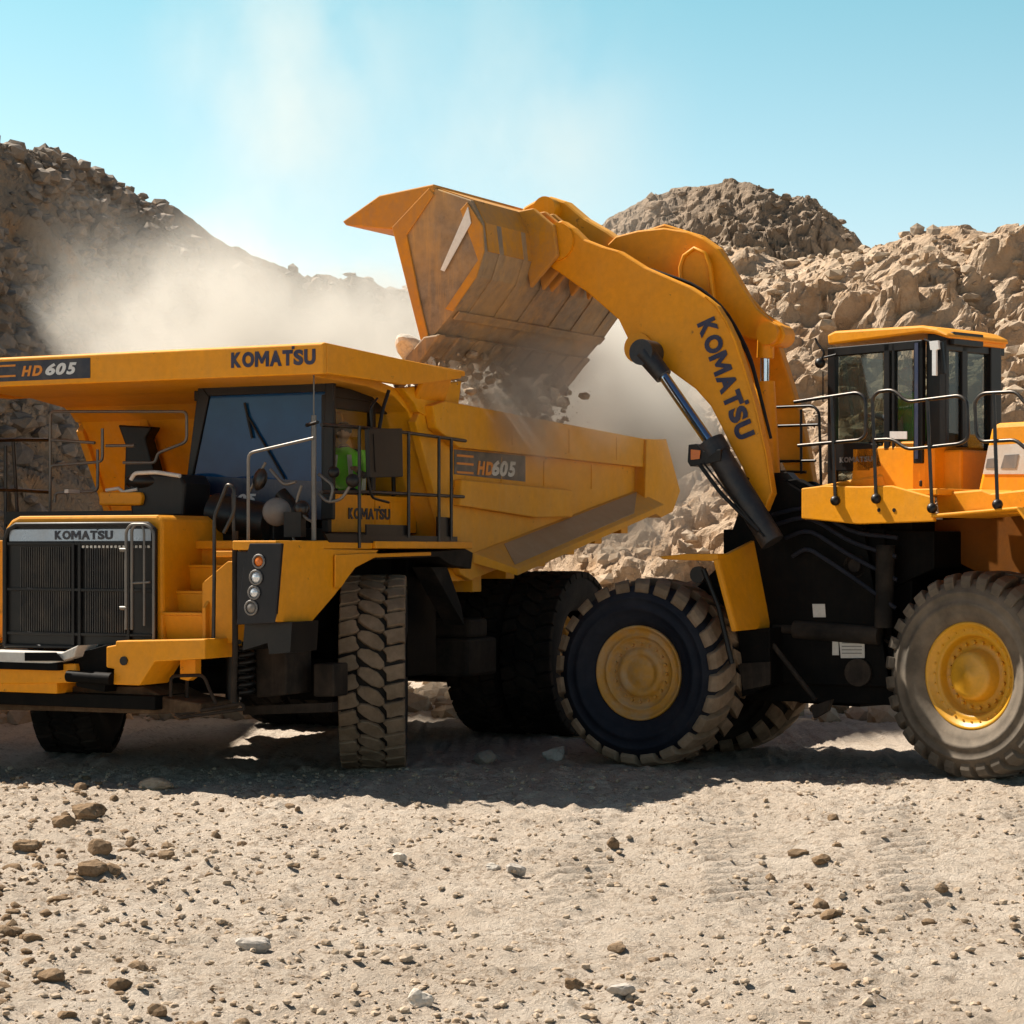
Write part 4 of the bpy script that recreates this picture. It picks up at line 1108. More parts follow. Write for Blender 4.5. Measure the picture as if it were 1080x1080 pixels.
m = MB(); m.prism([(-2.025,-0.835,1.436),(-2.318,-0.835,1.442),(-2.318,-0.835,1.207),(-2.047,-0.835,1.2)], (0, 0.006, 0)); m.prism([(-1.949,-0.835,1.424),(-2.015,-0.835,1.425),(-2.025,-0.835,1.231),(-1.949,-0.835,1.229)], (0, 0.006, 0)); m.prism([(-1.718,-0.835,1.781),(-1.861,-0.835,1.783),(-1.872,-0.835,1.639),(-1.729,-0.835,1.637)], (0, 0.006, 0))
m.build('warning_sticker', M['dustywhite'], loader, split=True)
m = MB()
for k_ in range(5): m.prism([(-2.061,-0.827,1.406),(-2.289,-0.827,1.411),(-2.289,-0.827,1.401),(-2.061,-0.827,1.396)] if k_ == 0 else [(p[0], p[1], p[2] - 0.037 * k_) for p in [(-2.061,-0.827,1.406),(-2.289,-0.827,1.411),(-2.289,-0.827,1.401),(-2.061,-0.827,1.396)]], (0, 0.004, 0))
m.build('sticker_print', M['grey'], loader)
m = MB(); m.cyl((-1.5, -0.86, 1.5), (-2.5, -0.80, 1.45), 0.10, 16); m.cyl((-1.25, -0.86, 1.5), (-1.6, -0.86, 1.5), 0.05, 12); m.build('steering_cylinder', M['rubber'], loader)
m = MB(); m.cyl((-2.2, -1.1, 2.2), (-2.2, -0.85, 2.2), 0.13, 20); m.cyl((-2.2, -0.85, 2.2), (-2.2, -0.83, 2.2), 0.07, 16); m.build('hinge_pin', M['tank'], loader)
m = MB(); m.cyl((-2.25, -1.1, 1.05), (-2.25, -0.8, 1.05), 0.15, 20); m.build('hinge_pin', M['tank'], loader)
for k_, (z0_, y_) in enumerate(((2.75, -0.86), (2.65, -0.82), (2.5, -0.84), (2.3, -0.8))):
    m = MB(); m.rail([(-1.2 - 0.1 * k_, y_, z0_), (-1.7, y_ + 0.08, z0_ + 0.1), (-2.2, y_ + 0.1, z0_ - 0.2), (-2.7, y_ + 0.05, z0_ - 0.25 - 0.1 * k_)], 0.024, 0.2); m.build('hydraulic_hose', M['rubber_dark'], loader)
# fender
A = Vector((-1.02, 0.12, 2.27)); 
pts = [(-1.02,0.16,2.269),(-1.02,-0.972,2.496),(-1.02,-1.343,2.135),(-1.02,-1.343,1.505),(-1.02,-0.357,1.484)]
m = MB()
near_t, far_t = [(-1.02,0.135,2.269),(-1.02,-0.972,2.496)]
near_b, far_b = [(-1.22,0.089,1.502),(-1.22,-0.824,1.514)]
mid = [(-1.06,-1.25,2.125)][0]
m.prism([near_t, far_t, mid, far_b, near_b], (0.05, 0, 0))
tp = [(-0.315,0.12,2.298),(-0.633,0.12,2.329),(-1.024,0.12,2.33),(-1.024,0.12,2.249),(-0.383,0.12,2.267)]
m.prism(tp, (0, -0.75, 0))
m.plate([near_t, near_b], (0.06, -0.02, 0.0), 0.05)
m.build('fender', Y, loader, 0.01)
m = MB(); q = [(-0.756,0,2.104)][0]; m.cyl((q[0], 0.0, q[2]), (q[0], 0.06, q[2]), 0.09, 16); m.tube([(-0.824,0.05,2.166),(-1.003,0.05,1.761),(-1.158,0.05,1.156)], 0.03, 6); m.build('fender_stay', BK, loader)
# arms
arm = [(1.557,-0.66,5.861),(1.507,-0.66,6.099),(1.307,-0.66,6.172),(1.158,-0.66,6.073),(1.01,-0.66,5.932),(0.789,-0.66,5.84),(0.571,-0.66,5.771),(0.247,-0.66,5.567),(-0.026,-0.66,5.443),(-0.319,-0.66,5.309),(-0.517,-0.66,5.181),(-0.644,-0.66,5.079),(-0.77,-0.66,4.894),(-0.873,-0.66,4.69),(-0.998,-0.66,4.33),(-1.122,-0.66,3.929),(-1.246,-0.66,3.407),(-1.313,-0.66,2.991),(-1.223,-0.66,2.785),(-1.122,-0.66,2.89),(-0.975,-0.66,3.246),(-0.827,-0.66,3.5),(-0.701,-0.66,3.744),(-0.575,-0.66,3.968),(-0.389,-0.66,4.164),(-0.179,-0.66,4.31),(-0.003,-0.66,4.434),(0.116,-0.66,4.492),(0.211,-0.66,4.518),(0.342,-0.66,4.577),(0.426,-0.66,4.71),(0.571,-0.66,4.986),(0.961,-0.66,5.31),(1.332,-0.66,5.561),(1.482,-0.66,5.659)]
m = MB(); m.prism(arm, (0, -0.16, 0))
for q, r in (([(1.357,-0.66,5.924)][0], 0.22), ([(0.306,-0.66,4.65)][0], 0.17)):
    m.cyl((q[0], -0.62, q[2]), (q[0], -0.86, q[2]), r, 24)
ar = m.build('lift_arm', Y, loader, 0.02)
m = MB(); m.prism([(p[0], p[1] - 1.24, p[2]) for p in arm], (0, -0.16, 0)); m.build('lift_arm', Y, loader, 0.02)
m = MB(); m.cyl((0.15, -0.7, 4.85), (0.15, -2.0, 4.85), 0.17, 20); m.build('cross_tube', Y, loader)
m = MB()
for q in ([(-0.939,-0.64,3.236)][0], [(-1.029,-0.64,3.151)][0]): m.cyl((q[0], -0.66, q[2]), (q[0], -0.64, q[2]), 0.02, 8)
m.build('arm_bolt', BK, ar, split=True)
# arm lettering, running down the arm
a0, a1 = [Vector(p) for p in [(-0.417,-0.65,4.88),(-0.911,-0.65,3.56)]]
b0 = Vector([(-0.625,-0.65,4.943)][0])
rt = (a1 - a0); upv = (b0 - a0); upv = (upv - rt.normalized() * upv.dot(rt.normalized()))
text('KOMATSU', 'lettering', M['navy'], ar, a0, rt, upv, 0.225, rt.length, 0.05, 0, 0.006, dots=[(rt.length * 0.705, 0.235, 0.026)])
m = MB(); m.tube([(p[0], -0.66, p[2] + 0.0) for p in arm[10:18]], 0.014, 6); m.build('weld_seam', Y, ar)
for dz in (0.0, 0.05):
    m = MB(); m.rail([(0.75, -0.9, 5.66 + dz), (0.3, -0.9, 5.52 + dz), (-0.3, -0.9, 5.30 + dz), (-0.66, -0.9, 5.0 + dz), (-0.95, -0.9, 4.5 + dz), (-1.2, -0.9, 3.6)], 0.018, 0.2); m.build('hydraulic_hose', BK, loader)
# bell crank and links
m = MB()
bc = [(1.05,-1.3,5.947),(0.937,-1.3,6.039),(0.652,-1.3,6.085),(0.31,-1.3,6.092),(0.008,-1.3,6.027),(-0.196,-1.3,5.936),(-0.374,-1.3,5.804),(-0.503,-1.3,5.634),(-0.667,-1.3,5.344),(-0.842,-1.3,5.098),(-0.993,-1.3,4.972),(-1.153,-1.3,4.889),(-1.199,-1.3,4.781),(-1.153,-1.3,4.687),(-1.016,-1.3,4.651),(-0.877,-1.3,4.722),(-0.714,-1.3,4.773),(-0.527,-1.3,4.846),(-0.314,-1.3,5.019),(-0.112,-1.3,5.138),(0.31,-1.3,5.238),(0.801,-1.3,5.576)]
m.prism(bc, (0, -0.10, 0))
bc2 = [(1.029,-1.55,6.043),(0.432,-1.55,6.178),(-0.055,-1.55,6.01),(-0.295,-1.55,5.84),(-0.485,-1.55,5.544),(-0.651,-1.55,5.273),(-0.838,-1.55,5.068),(-1.071,-1.55,4.916),(-1.14,-1.55,4.816),(-1.071,-1.55,4.69),(-0.768,-1.55,4.726),(-0.295,-1.55,4.934),(0.432,-1.55,5.27),(0.928,-1.55,5.611)]
m.prism(bc2, (0, -0.10, 0))
q = [(-1.016,-1.3,4.8)][0]
m.cyl((q[0], -1.2, q[2]), (q[0], -1.72, q[2]), 0.13)
m.build('bell_crank', Y, loader, 0.02)
m = MB()
m.prism([(2.296,-1.35,6.337),(2.204,-1.35,6.489),(2.021,-1.35,6.565),(1.839,-1.35,6.585),(1.634,-1.35,6.512),(1.379,-1.35,6.301),(1.076,-1.35,6.122),(0.888,-1.35,5.986),(0.951,-1.35,5.835),(1.201,-1.35,5.919),(1.582,-1.35,6.08),(2.034,-1.35,6.226)], (0, -0.2, 0))
q = [(1.839,-1.35,6.415)][0]; m.cyl((q[0], -1.2, q[2]), (q[0], -1.7, q[2]), 0.15)
m.build('bucket_link', M['yellow_bed'], loader, 0.03)
m = MB()
lp = [(0.032,-1.2,5.451),(0.044,-1.2,5.604),(-0.004,-1.2,5.731),(-0.135,-1.2,5.809),(-0.266,-1.2,5.746),(-0.325,-1.2,5.602),(-0.349,-1.2,5.385),(-0.384,-1.2,5.103)]
m.prism(lp + [(-0.159,-1.2,5.159),(-0.004,-1.2,5.297)], (0, -0.08, 0))
m.build('hose_guard', Y, loader, 0.01)
m = MB(); m.tube([(p[0], -1.18, p[2]) for p in lp], 0.022, 8); m.build('guard_edge', Y, loader)
m = MB(); m.cyl(*[(-0.936,-1.35,4.702),(-0.925,-1.35,4.082)], 0.052, 16); m.build('cylinder_rod', M['chrome'], loader)
m = MB(); m.cyl(*[(-0.925,-1.35,4.264),(-0.994,-1.35,3.171)], 0.12, 20); m.cyl(*[(-0.948,-1.35,4.83),(-0.936,-1.35,4.531)], 0.10, 16); m.build('tilt_cylinder', Y, loader)
# lift cylinder
m = MB(); m.cyl(*[(-0.082,-0.45,4.331),(-0.717,-0.45,3.483)], 0.062, 20); m.build('cylinder_rod', M['chrome'], loader)
m = MB()
e = [Vector(p) for p in [(0.13,-0.45,4.573),(-0.105,-0.45,4.298)]]
q = e[0]; m.cyl((q[0], -0.35, q[2]), (q[0], -0.64, q[2]), 0.145, 20); m.tube([e[0], e[1]], [0.12, 0.10], 14)
m.cyl(*[(-0.717,-0.45,3.494),(-1.414,-0.45,2.452)], 0.135, 20); m.cyl(*[(-0.672,-0.45,3.557),(-0.763,-0.45,3.409)], 0.16, 20)
m.tube([(-0.154,-0.35,4.279),(-0.797,-0.35,3.384)], 0.012, 6)
m.build('lift_cylinder', surf("greasy_cylinder", (0.03, 0.032, 0.038), 0.4, 0.4, 0.35, 5, 0.3, 0.4, False, dustcol=(0.16, 0.12, 0.09)), loader, 0.008)
m = MB()
m.prism([(-0.479,-0.3,3.524),(-0.57,-0.3,3.533),(-0.661,-0.3,3.447),(-0.865,-0.3,3.464),(-0.865,-0.3,3.34),(-0.661,-0.3,3.302),(-0.501,-0.3,3.285),(-0.467,-0.3,3.337)], (0, -0.25, 0))
m.rail([(-0.616,-0.3,3.303),(-0.865,-0.3,2.989),(-1.313,-0.3,2.574)], 0.024); m.rail([(-0.661,-0.3,3.323),(-1.034,-0.3,2.884),(-1.379,-0.3,2.513)], 0.012)
m.prism([(-0.915,-0.95,3.214),(-1.369,-0.95,3.227),(-1.593,-0.95,2.994),(-1.593,-0.95,1.954),(-1.2,-0.95,2.16),(-1.029,-0.95,2.738)], (0, -0.2, 0))
hl = m.build('headlamp_bracket', BK, loader, 0.01)
m = MB(); m.prism([(-0.518,-0.29,3.471),(-0.632,-0.29,3.458),(-0.621,-0.29,3.365),(-0.518,-0.29,3.357)], (0, 0.012, 0)); m.build('indicator_lamp', M['lens_orange'], hl)
# wheels
lw2 = dict(lugs=24, depth=0.085, wrap=0.14, slant=0.45, lugw=0.76)
MF = F2R
def fwheel(y, mats, o, lab):
    MATRIX[0] = F2R
    return wheel(loader, (0, y, 1.02), 0, 1.04, 'loader', mats, o, 0.86, 0.3, 0.50, 0.34, lab, lw2, True)
fwheel(-0.36, (M['rubber_dark'], M['rubber_tread'], M['rim_dusty']), 1, 'dark front wheel with muddy lugs and mud splashed rim')
fwheel(-2.3, (M['rubber'], M['rubber_tread'], M['rim_dusty']), -1, None)
# bucket ---------------------------------------------------------
def side_pts(y): pass
prof = [(2.45, 4.66), (2.05, 5.05), (1.74, 5.42), (1.64, 5.70), (1.68, 6.02), (1.82, 6.28), (2.34, 6.47)]
m = MB()
m.plate([(x, -3.12, z) for x, z in prof], (0, 3.58, 0), -0.05)
for y in (-3.14, 0.44):
    m.prism([(x, y, z) for x, z in prof] + [(2.86, y, 6.04), (2.74, y, 5.62), (2.60, y, 5.17)], (0, 0.06, 0))
bk = m.build('bucket', M['steel_worn'], loader, 0.012)
m = MB()        # spill guard: box section running along the top edge
m.prism([(2.30, -3.16, 6.50), (3.04, -3.16, 6.43), (3.55, -3.16, 6.17), (3.50, -3.16, 6.12), (2.88, -3.16, 6.03), (2.30, -3.16, 6.42)], (0, 3.68, 0))
m.build('spill_guard', M['yellow_worn'], bk, 0.015)
m = MB()        # reinforcing strips on near side plate and shell
m.prism([(2.36, 0.50, 6.46), (2.86, 0.50, 6.05), (2.60, 0.50, 5.17), (2.45, 0.50, 4.66), (2.36, 0.50, 4.74), (2.48, 0.50, 5.17), (2.66, 0.50, 5.95), (2.30, 0.50, 6.38)], (0, 0.03, 0))
m.prism([(1.66, 0.50, 5.98), (1.86, 0.50, 6.26), (1.95, 0.50, 6.18), (1.72, 0.50, 5.6), (2.15, 0.50, 5.08), (2.05, 0.50, 5.05), (1.74, 0.50, 5.42), (1.64, 0.50, 5.7)], (0, 0.025, 0))
m.build('side_wear_plate', M['yellow_worn'], bk, 0.008)
m = MB()
m.prism([(1.84, 0.53, 6.20), (2.20, 0.53, 5.52), (2.15, 0.53, 5.50), (1.80, 0.53, 6.02)], (0, 0.012, 0))
m.build('edge_highlight', surf("painted_edge_highlight", (0.85, 0.85, 0.84), 0.3, 0.0, 0.05, 3, 0, 0, False), bk)  # near-white strip painted in as a sunlit edge highlight
m = MB()        # heel plates and ribs on the shell
for y in (-2.9, -2.3, -1.75, -1.0, -0.45, 0.1):
    m.plate([(x - 0.0, y, z) for x, z in prof[1:5]], (0, 0.10, 0), 0.016)
m.plate([(2.10, -3.1, 4.98), (2.02, -3.1, 5.06)], (0, 3.54, 0), 0.022)
m.build('heel_rib', M['steel_worn'], bk, 0.006, split=True)
m = MB(); m.plate([(x, -3.1, z) for x, z in prof[3:]], (0, 3.54, 0), 0.012); m.build('back_shell', M['yellow_worn'], bk)
m = MB()        # hinge brackets
for y in (-2.02, -1.6, -1.1, -0.62, -0.9):
    m.prism([(1.66, y, 5.4), (1.30, y, 5.75), (1.35, y, 6.10), (1.62, y, 6.32), (1.84, y, 6.3)], (0, 0.07, 0))
m.build('hinge_bracket', M['yellow_worn'], bk, 0.015, split=True)
m = MB()
m.plate([(2.50, -3.14, 4.60), (2.28, -3.14, 4.82)], (0, 3.62, 0), 0.05)
m.build('cutting_edge', M['steel_worn'], bk, 0.006)
for i in range(9):
    y = -3.08 + i * 0.435
    m = MB()
    m.prism([(2.20, y, 4.80), (2.42, y, 4.55), (2.64, y, 4.33), (2.80, y, 4.20), (2.84, y, 4.24), (2.66, y, 4.56), (2.42, y, 4.78)], (0, 0.15, 0))
    m.build('bucket_tooth', M['steel_worn'], bk, 0.02)
MATRIX[0] = None

# ---------------------------------------------------------------- ground
def mesh_np(name, V, Fq, mat, smooth=True):
    me = bpy.data.meshes.new(name)
    V = np.asarray(V, dtype=np.float32); Fq = np.asarray(Fq, dtype=np.int32)
    k = Fq.shape[1]
    me.vertices.add(len(V)); me.vertices.foreach_set("co", V.ravel())
    me.loops.add(Fq.size); me.loops.foreach_set("vertex_index", Fq.ravel())
    me.polygons.add(len(Fq))
    me.polygons.foreach_set("loop_start", np.arange(0, Fq.size, k, dtype=np.int32))
    me.polygons.foreach_set("loop_total", np.full(len(Fq), k, dtype=np.int32))
    me.polygons.foreach_set("use_smooth", np.full(len(Fq), smooth))
    me.update(calc_edges=True); me.validate()
    me.materials.append(mat)
    o = bpy.data.objects.new(name, me)
    COL.objects.link(o)
    return o
def grid_faces(nx, ny):
    i, j = np.meshgrid(np.arange(nx - 1), np.arange(ny - 1), indexing='ij')
    a = (i * ny + j).ravel()
    return np.stack([a, a + ny, a + ny + 1, a + 1], 1)
def steps(lo, a, b, hi, fine, grow=1.25):
    xs = list(np.arange(a, b, fine))
    s = fine; x = xs[-1]; up = []
    while x < hi: s *= grow; x += s; up.append(min(x, hi))
    s = fine; x = a; dn = []
    while x > lo: s *= grow; x -= s; dn.append(max(x, lo))
    return np.array(dn[::-1] + xs + up)
def ground_h(x, y):
    near = np.clip((40 - y) / 10, 0, 1)
    h = 0.05 * fbm(x * 0.35, y * 0.25, 4, 1) + 0.035 * fbm(x * 2.2, y * 1.6, 4, 5) + 0.045 * np.maximum(0, fbm(x * 7, y * 6, 3, 9)) 
    h = h + 0.042 * fbm(x * 11, y * 11, 3, 12)
    d1, v1 = worley(x * 3.3, y * 3.0, 3)
    h = h + np.where(v1 > 0.72, 0.035 * np.clip(0.55 - d1, 0, 1), 0) * np.clip((1.2 - x * 0.4), 0.2, 1.3)
    # lug prints of a tyre on the right, running away from the camera
    for (cx, w, sl, ph) in ((1.9, 0.55, 0.06, 0.0), (3.15, 0.50, 0.14, 1.0), (0.7, 0.45, 0.09, 2.0), (4.2, 0.45, 0.18, 0.5)):
        c = cx + (y - 16) * sl
        m = np.clip((w - np.abs(x - c)) / 0.07, 0, 1) * np.clip((20.6 - y) / 0.5, 0, 1) * np.clip((y - 13.2) / 1.8, 0, 1)
        wv = np.sin((y + 0.55 * np.abs(x - c)) * 2 * np.pi / 0.32 + ph + 1.2 * fbm(x, y, 2, 44))
        m = m * (0.45 + 0.55 * np.clip(0.5 + 1.5 * fbm(x * 0.8, y * 0.8, 2, 33), 0, 1))
        h = h * (1 - 0.75 * m) + m * (0.042 * np.clip(wv * 1.6, -1, 1) - 0.015)
    return h * near
xs = steps(-900, -7.5, 7.5, 900, 0.036); ys = steps(-200, 10.2, 23.5, 1500, 0.042)
X, Yg = np.meshgrid(xs, ys, indexing='ij')
Z = ground_h(X, Yg)
V = np.stack([X, Yg, Z], -1).reshape(-1, 3)
g = mesh_np('ground', V, grid_faces(len(xs), len(ys)), M['ground'])
g["kind"] = "structure"

# ---------------------------------------------------------------- hills (height fields beyond the machines)
def hill(name, a0, a1, na, Bt, Dt, Ct, back, nz, mat, rough, seed, fine=0.5):
    A = np.linspace(a0, a1, na)
    B = np.interp(A, *zip(*Bt)); D = np.interp(A, *zip(*Dt)); Cy = np.interp(A, *zip(*Ct))
    Hc = (580 - Cy) / 2300 * D + 2.37
    t = np.concatenate([np.linspace(-0.03, 1.0, nz), 1 + np.linspace(0.02, 1, nz // 4) ** 1.3 * back])
    T_, A_ = np.meshgrid(t, A)
    Bq = B[:, None]; Dq = D[:, None]; Hq = Hc[:, None]
    Yq = Bq + (Dq - Bq) * T_
    Xq = (A_ - 540) / 2300 * Yq
    prof = np.where(T_ < 1, np.clip(T_, 0, 1) ** 0.92, 1 - 0.5 * (T_ - 1) / back)
    prof = np.where(T_ < 0, -0.02, prof)
    Zq = Hq * prof
    def detail(x, y, z):
        s = seed
        n = 1.0 * fbm((x + z * .5) * 0.16, (y + z) * 0.12, 5, s) * rough[0]
        n += rough[1] * (0.62 - ridged((x + z * .3) * 0.35, (y + z) * 0.22, 4, s + 20))
        d, v = worley((x) * 1.1, (y + z) * 0.8, s)
        n += rough[2] * (v - 0.5) * np.clip(1 - (d / 0.8) ** 2, 0, 1) * 1.6
        d, v = worley((x) * 2.7, (y + z) * 1.9, s + 1)
        n += rough[3] * (v - 0.5) * np.clip(1 - (d / 0.8) ** 2, 0, 1) * 1.6
        n += 0.34 * fbm(x * 1.2, (y * 0.6 + z) * 1.5, 5, s + 40, 0.62)
        return n
    n = detail(Xq, Yq, Zq)
    env = np.clip(T_ * 5, 0, 1) * np.clip(np.abs(1 - T_) * 3 + 0.3, 0, 1)
    Zq = Zq + 0.72 * n * env
    Yq = Yq - 0.75 * n * env
    Xq = Xq + 0.5 * env * fbm(Xq * 0.9 + 7, Zq * 0.9 + Yq * 0.4, 4, seed + 77)
    return (Xq, Yq, Zq), mesh_np(name, np.stack([Xq, Yq, Zq], -1).reshape(-1, 3), grid_faces(na, len(t)), mat, False)

hA, o = hill('hill', -700, 640, 560,  # out-of-view left end raised and pulled nearer to shade ground under the truck
          [(-700, 21), (-300, 25), (20, 36), (250, 46), (460, 56), (640, 60)],
          [(-700, 30), (-300, 36), (20, 52), (250, 64), (460, 74), (640, 80)],
          [(-700, -720), (-300, -200), (-80, 90), (0, 152), (60, 167), (100, 190), (150, 206), (200, 233), (240, 259), (290, 277), (320, 289), (370, 293), (430, 305), (520, 420), (640, 640)],
          0.8, 230, M['hill_left'], (1.1, 1.0, 0.34, 0.22), 3)
tag(o, None, None, None, 'structure')
hC, o = hill('hill', 180, 1900, 620,
          [(180, 64), (430, 54), (620, 37), (800, 35), (1080, 33), (1900, 28)],
          [(180, 84), (430, 78), (620, 60), (800, 56), (1080, 54), (1900, 50)],
          [(180, 640), (330, 400), (430, 303), (520, 300), (600, 292), (700, 276), (780, 274), (850, 272), (905, 268), (940, 254), (980, 240), (1020, 228), (1050, 235), (1080, 233), (1300, 170), (1900, 60)],
          0.8, 230, M['hill_right'], (1.6, 2.5, 0.40, 0.26), 71)
tag(o, None, None, None, 'structure')
hB, o = hill('far_hill', 520, 1080, 330,
          [(520, 96), (1080, 96)], [(520, 128), (800, 122), (1080, 128)],
          [(520, 430), (580, 300), (640, 232), (665, 218), (700, 202), (730, 196), (765, 192), (795, 200), (830, 212), (860, 214), (868, 222), (885, 238), (900, 246), (912, 268), (960, 330), (1080, 500)],
          0.5, 150, M['hill_far'], (1.6, 1.6, 0.7, 0.5), 130)
tag(o, None, None, None, 'structure')

# ---------------------------------------------------------------- loose rock
def ico(sub):
    bm = bmesh.new(); bmesh.ops.create_icosphere(bm, subdivisions=sub, radius=1)
    v = np.array([x.co[:] for x in bm.verts]); f = np.array([[q.index for q in x.verts] for x in bm.faces])
    bm.free(); return v, f
def rock_shape(sub, seed, cuts=9, lump=0.12):
    r = np.random.default_rng(seed)
    v, f = ico(sub)
    v = v * r.uniform(0.75, 1.15, 3)
    for _ in range(cuts):
        d = r.normal(size=3); d /= np.linalg.norm(d)
        c = r.uniform(0.55, 0.85)
        p = v @ d
        v = v - np.outer(np.maximum(p - c, 0) * 0.92, d)
    v = v * (1 + lump * np.sin(v @ r.normal(size=3) * 3.1 + 1)[:, None] * 0.6)
    v = v * (1 + (r.random(len(v)) - 0.5)[:, None] * lump * 0.7)
    return v, f
def scatter(name, pos, size, mat, sub=1, nvar=14, seed=0, flat=(0.5, 0.9), sink=0.3):
    r = np.random.default_rng(seed)
    var = [rock_shape(sub, seed * 50 + k) for k in range(nvar)]
    Vs = []; Fs = []; b = 0
    for p, s in zip(pos, size):
        v, f = var[r.integers(nvar)]
        a = r.uniform(0, 6.283); t = r.normal(0, 0.4)
        R1 = np.array([[math.cos(a), -math.sin(a), 0], [math.sin(a), math.cos(a), 0], [0, 0, 1]])
        R2 = np.array([[1, 0, 0], [0, math.cos(t), -math.sin(t)], [0, math.sin(t), math.cos(t)]])
        w = v @ R2.T @ R1.T * s * np.array([r.uniform(0.8, 1.3), r.uniform(0.8, 1.2), r.uniform(*flat)])
        w = w + np.array(p) + np.array([0, 0, s * (0.5 - sink)])
        Vs.append(w); Fs.append(f + b); b += len(v)
    o = mesh_np(name, np.concatenate(Vs), np.concatenate(Fs), mat, False)
    return o
def hill_pts(h, n, seed, zone=None, smin=0.1, smax=0.7, pw=2.5):
    r = np.random.default_rng(seed)
    X_, Y_, Z_ = h
    na, nt_ = X_.shape
    nz = int(nt_ * 0.8)
    i = r.integers(0, na, n * 6); j = r.integers(0, nz + 4, n * 6)
    p = np.stack([X_[i, j], Y_[i, j], Z_[i, j]], 1)
    px = p[:, 0] / p[:, 1] * 2300 + 540
    keep = (px > -160) & (px < 1240)
    cl = vnoise(p[:, 0] * 0.25 + 5, (p[:, 1] + p[:, 2]) * 0.2, seed + 60)
    keep &= r.random(len(p)) < np.clip(cl * 2.2 - 0.5, 0.05, 1)
    if zone is not None: keep &= zone(px, p)
    p = p[keep][:n]
    s = smin + (smax - smin) * r.random(len(p)) ** pw
    return p, s
p, s = hill_pts(hA, 13000, 11, None, 0.03, 0.38, 5.0)
tag(scatter('rubble', p, s, M['rock_dark'], 1, seed=2), 'loose grey boulders and rubble covering the shaded left slope', 'rubble', None, 'stuff')
p, s = hill_pts(hC, 7000, 12, None, 0.025, 0.32, 8)
tag(scatter('rubble', p, s, M['rock_tan'], 1, seed=3), 'loose tan stones over the sunlit slope behind the loader', 'rubble', None, 'stuff')
p, s = hill_pts(hB, 2500, 13, None, 0.06, 0.45, 6)
tag(scatter('rubble', p, s, M['hill_far'], 1, seed=4), 'stones on the dark far mound under the sky', 'rubble', None, 'stuff')
# rocky foot of the slope seen below and between the machines
r = np.random.default_rng(77)
n = 1500
yy = r.uniform(30, 42, n); px = r.uniform(-60, 1100, n); xx = (px - 540) / 2300 * yy
sz = 0.05 + 0.32 * r.random(n) ** 3.2
tag(scatter('rubble', np.stack([xx, yy, np.zeros(n)], 1), sz, M['rock_tan'], 1, seed=5), 'broken rock lying at the foot of the slope behind both machines', 'rubble', None, 'stuff')

# pebbles and crumbs on the open ground
n = 12000
yy = 23.5 - 13.2 * r.random(n) ** 0.85
px = r.uniform(-40, 1120, n); xx = (px - 540) / 2300 * yy
cl = fbm(xx * 0.5, yy * 0.35, 3, 88)
keep = r.random(n) < np.clip(0.55 + 1.5 * cl - (px - 540) / 1400, 0.12, 1)
xx, yy = xx[keep], yy[keep]
sz = 0.007 + 0.030 * r.random(len(xx)) ** 4.0
zz = ground_h(xx, yy)
tag(scatter('pebbles', np.stack([xx, yy, zz], 1), sz, M['pebble'], 1, seed=6, sink=0.2), 'small pebbles and crumbs strewn over the pale dirt', 'pebbles', None, 'stuff')
n = 8000
yy = 22.5 - 12 * r.random(n) ** 0.85; px = r.uniform(-40, 1120, n); xx = (px - 540) / 2300 * yy
clm = np.clip(3.2 * fbm(xx * 0.9, yy * 0.55, 3, 55) + 0.10, 0, 1)
keep = r.random(n) < np.clip(0.62 - (px - 120) / 520, 0.035, 1) * clm
xx, yy = xx[keep], yy[keep]
sz = 0.010 + 0.070 * r.random(len(xx)) ** 4.5
tag(scatter('clods', np.stack([xx, yy, ground_h(xx, yy)], 1), sz, M['clod'], 2, seed=7, sink=0.42, flat=(0.45, 1.0)), 'brown dirt clods scattered mostly over the left foreground', 'clods', None, 'stuff')

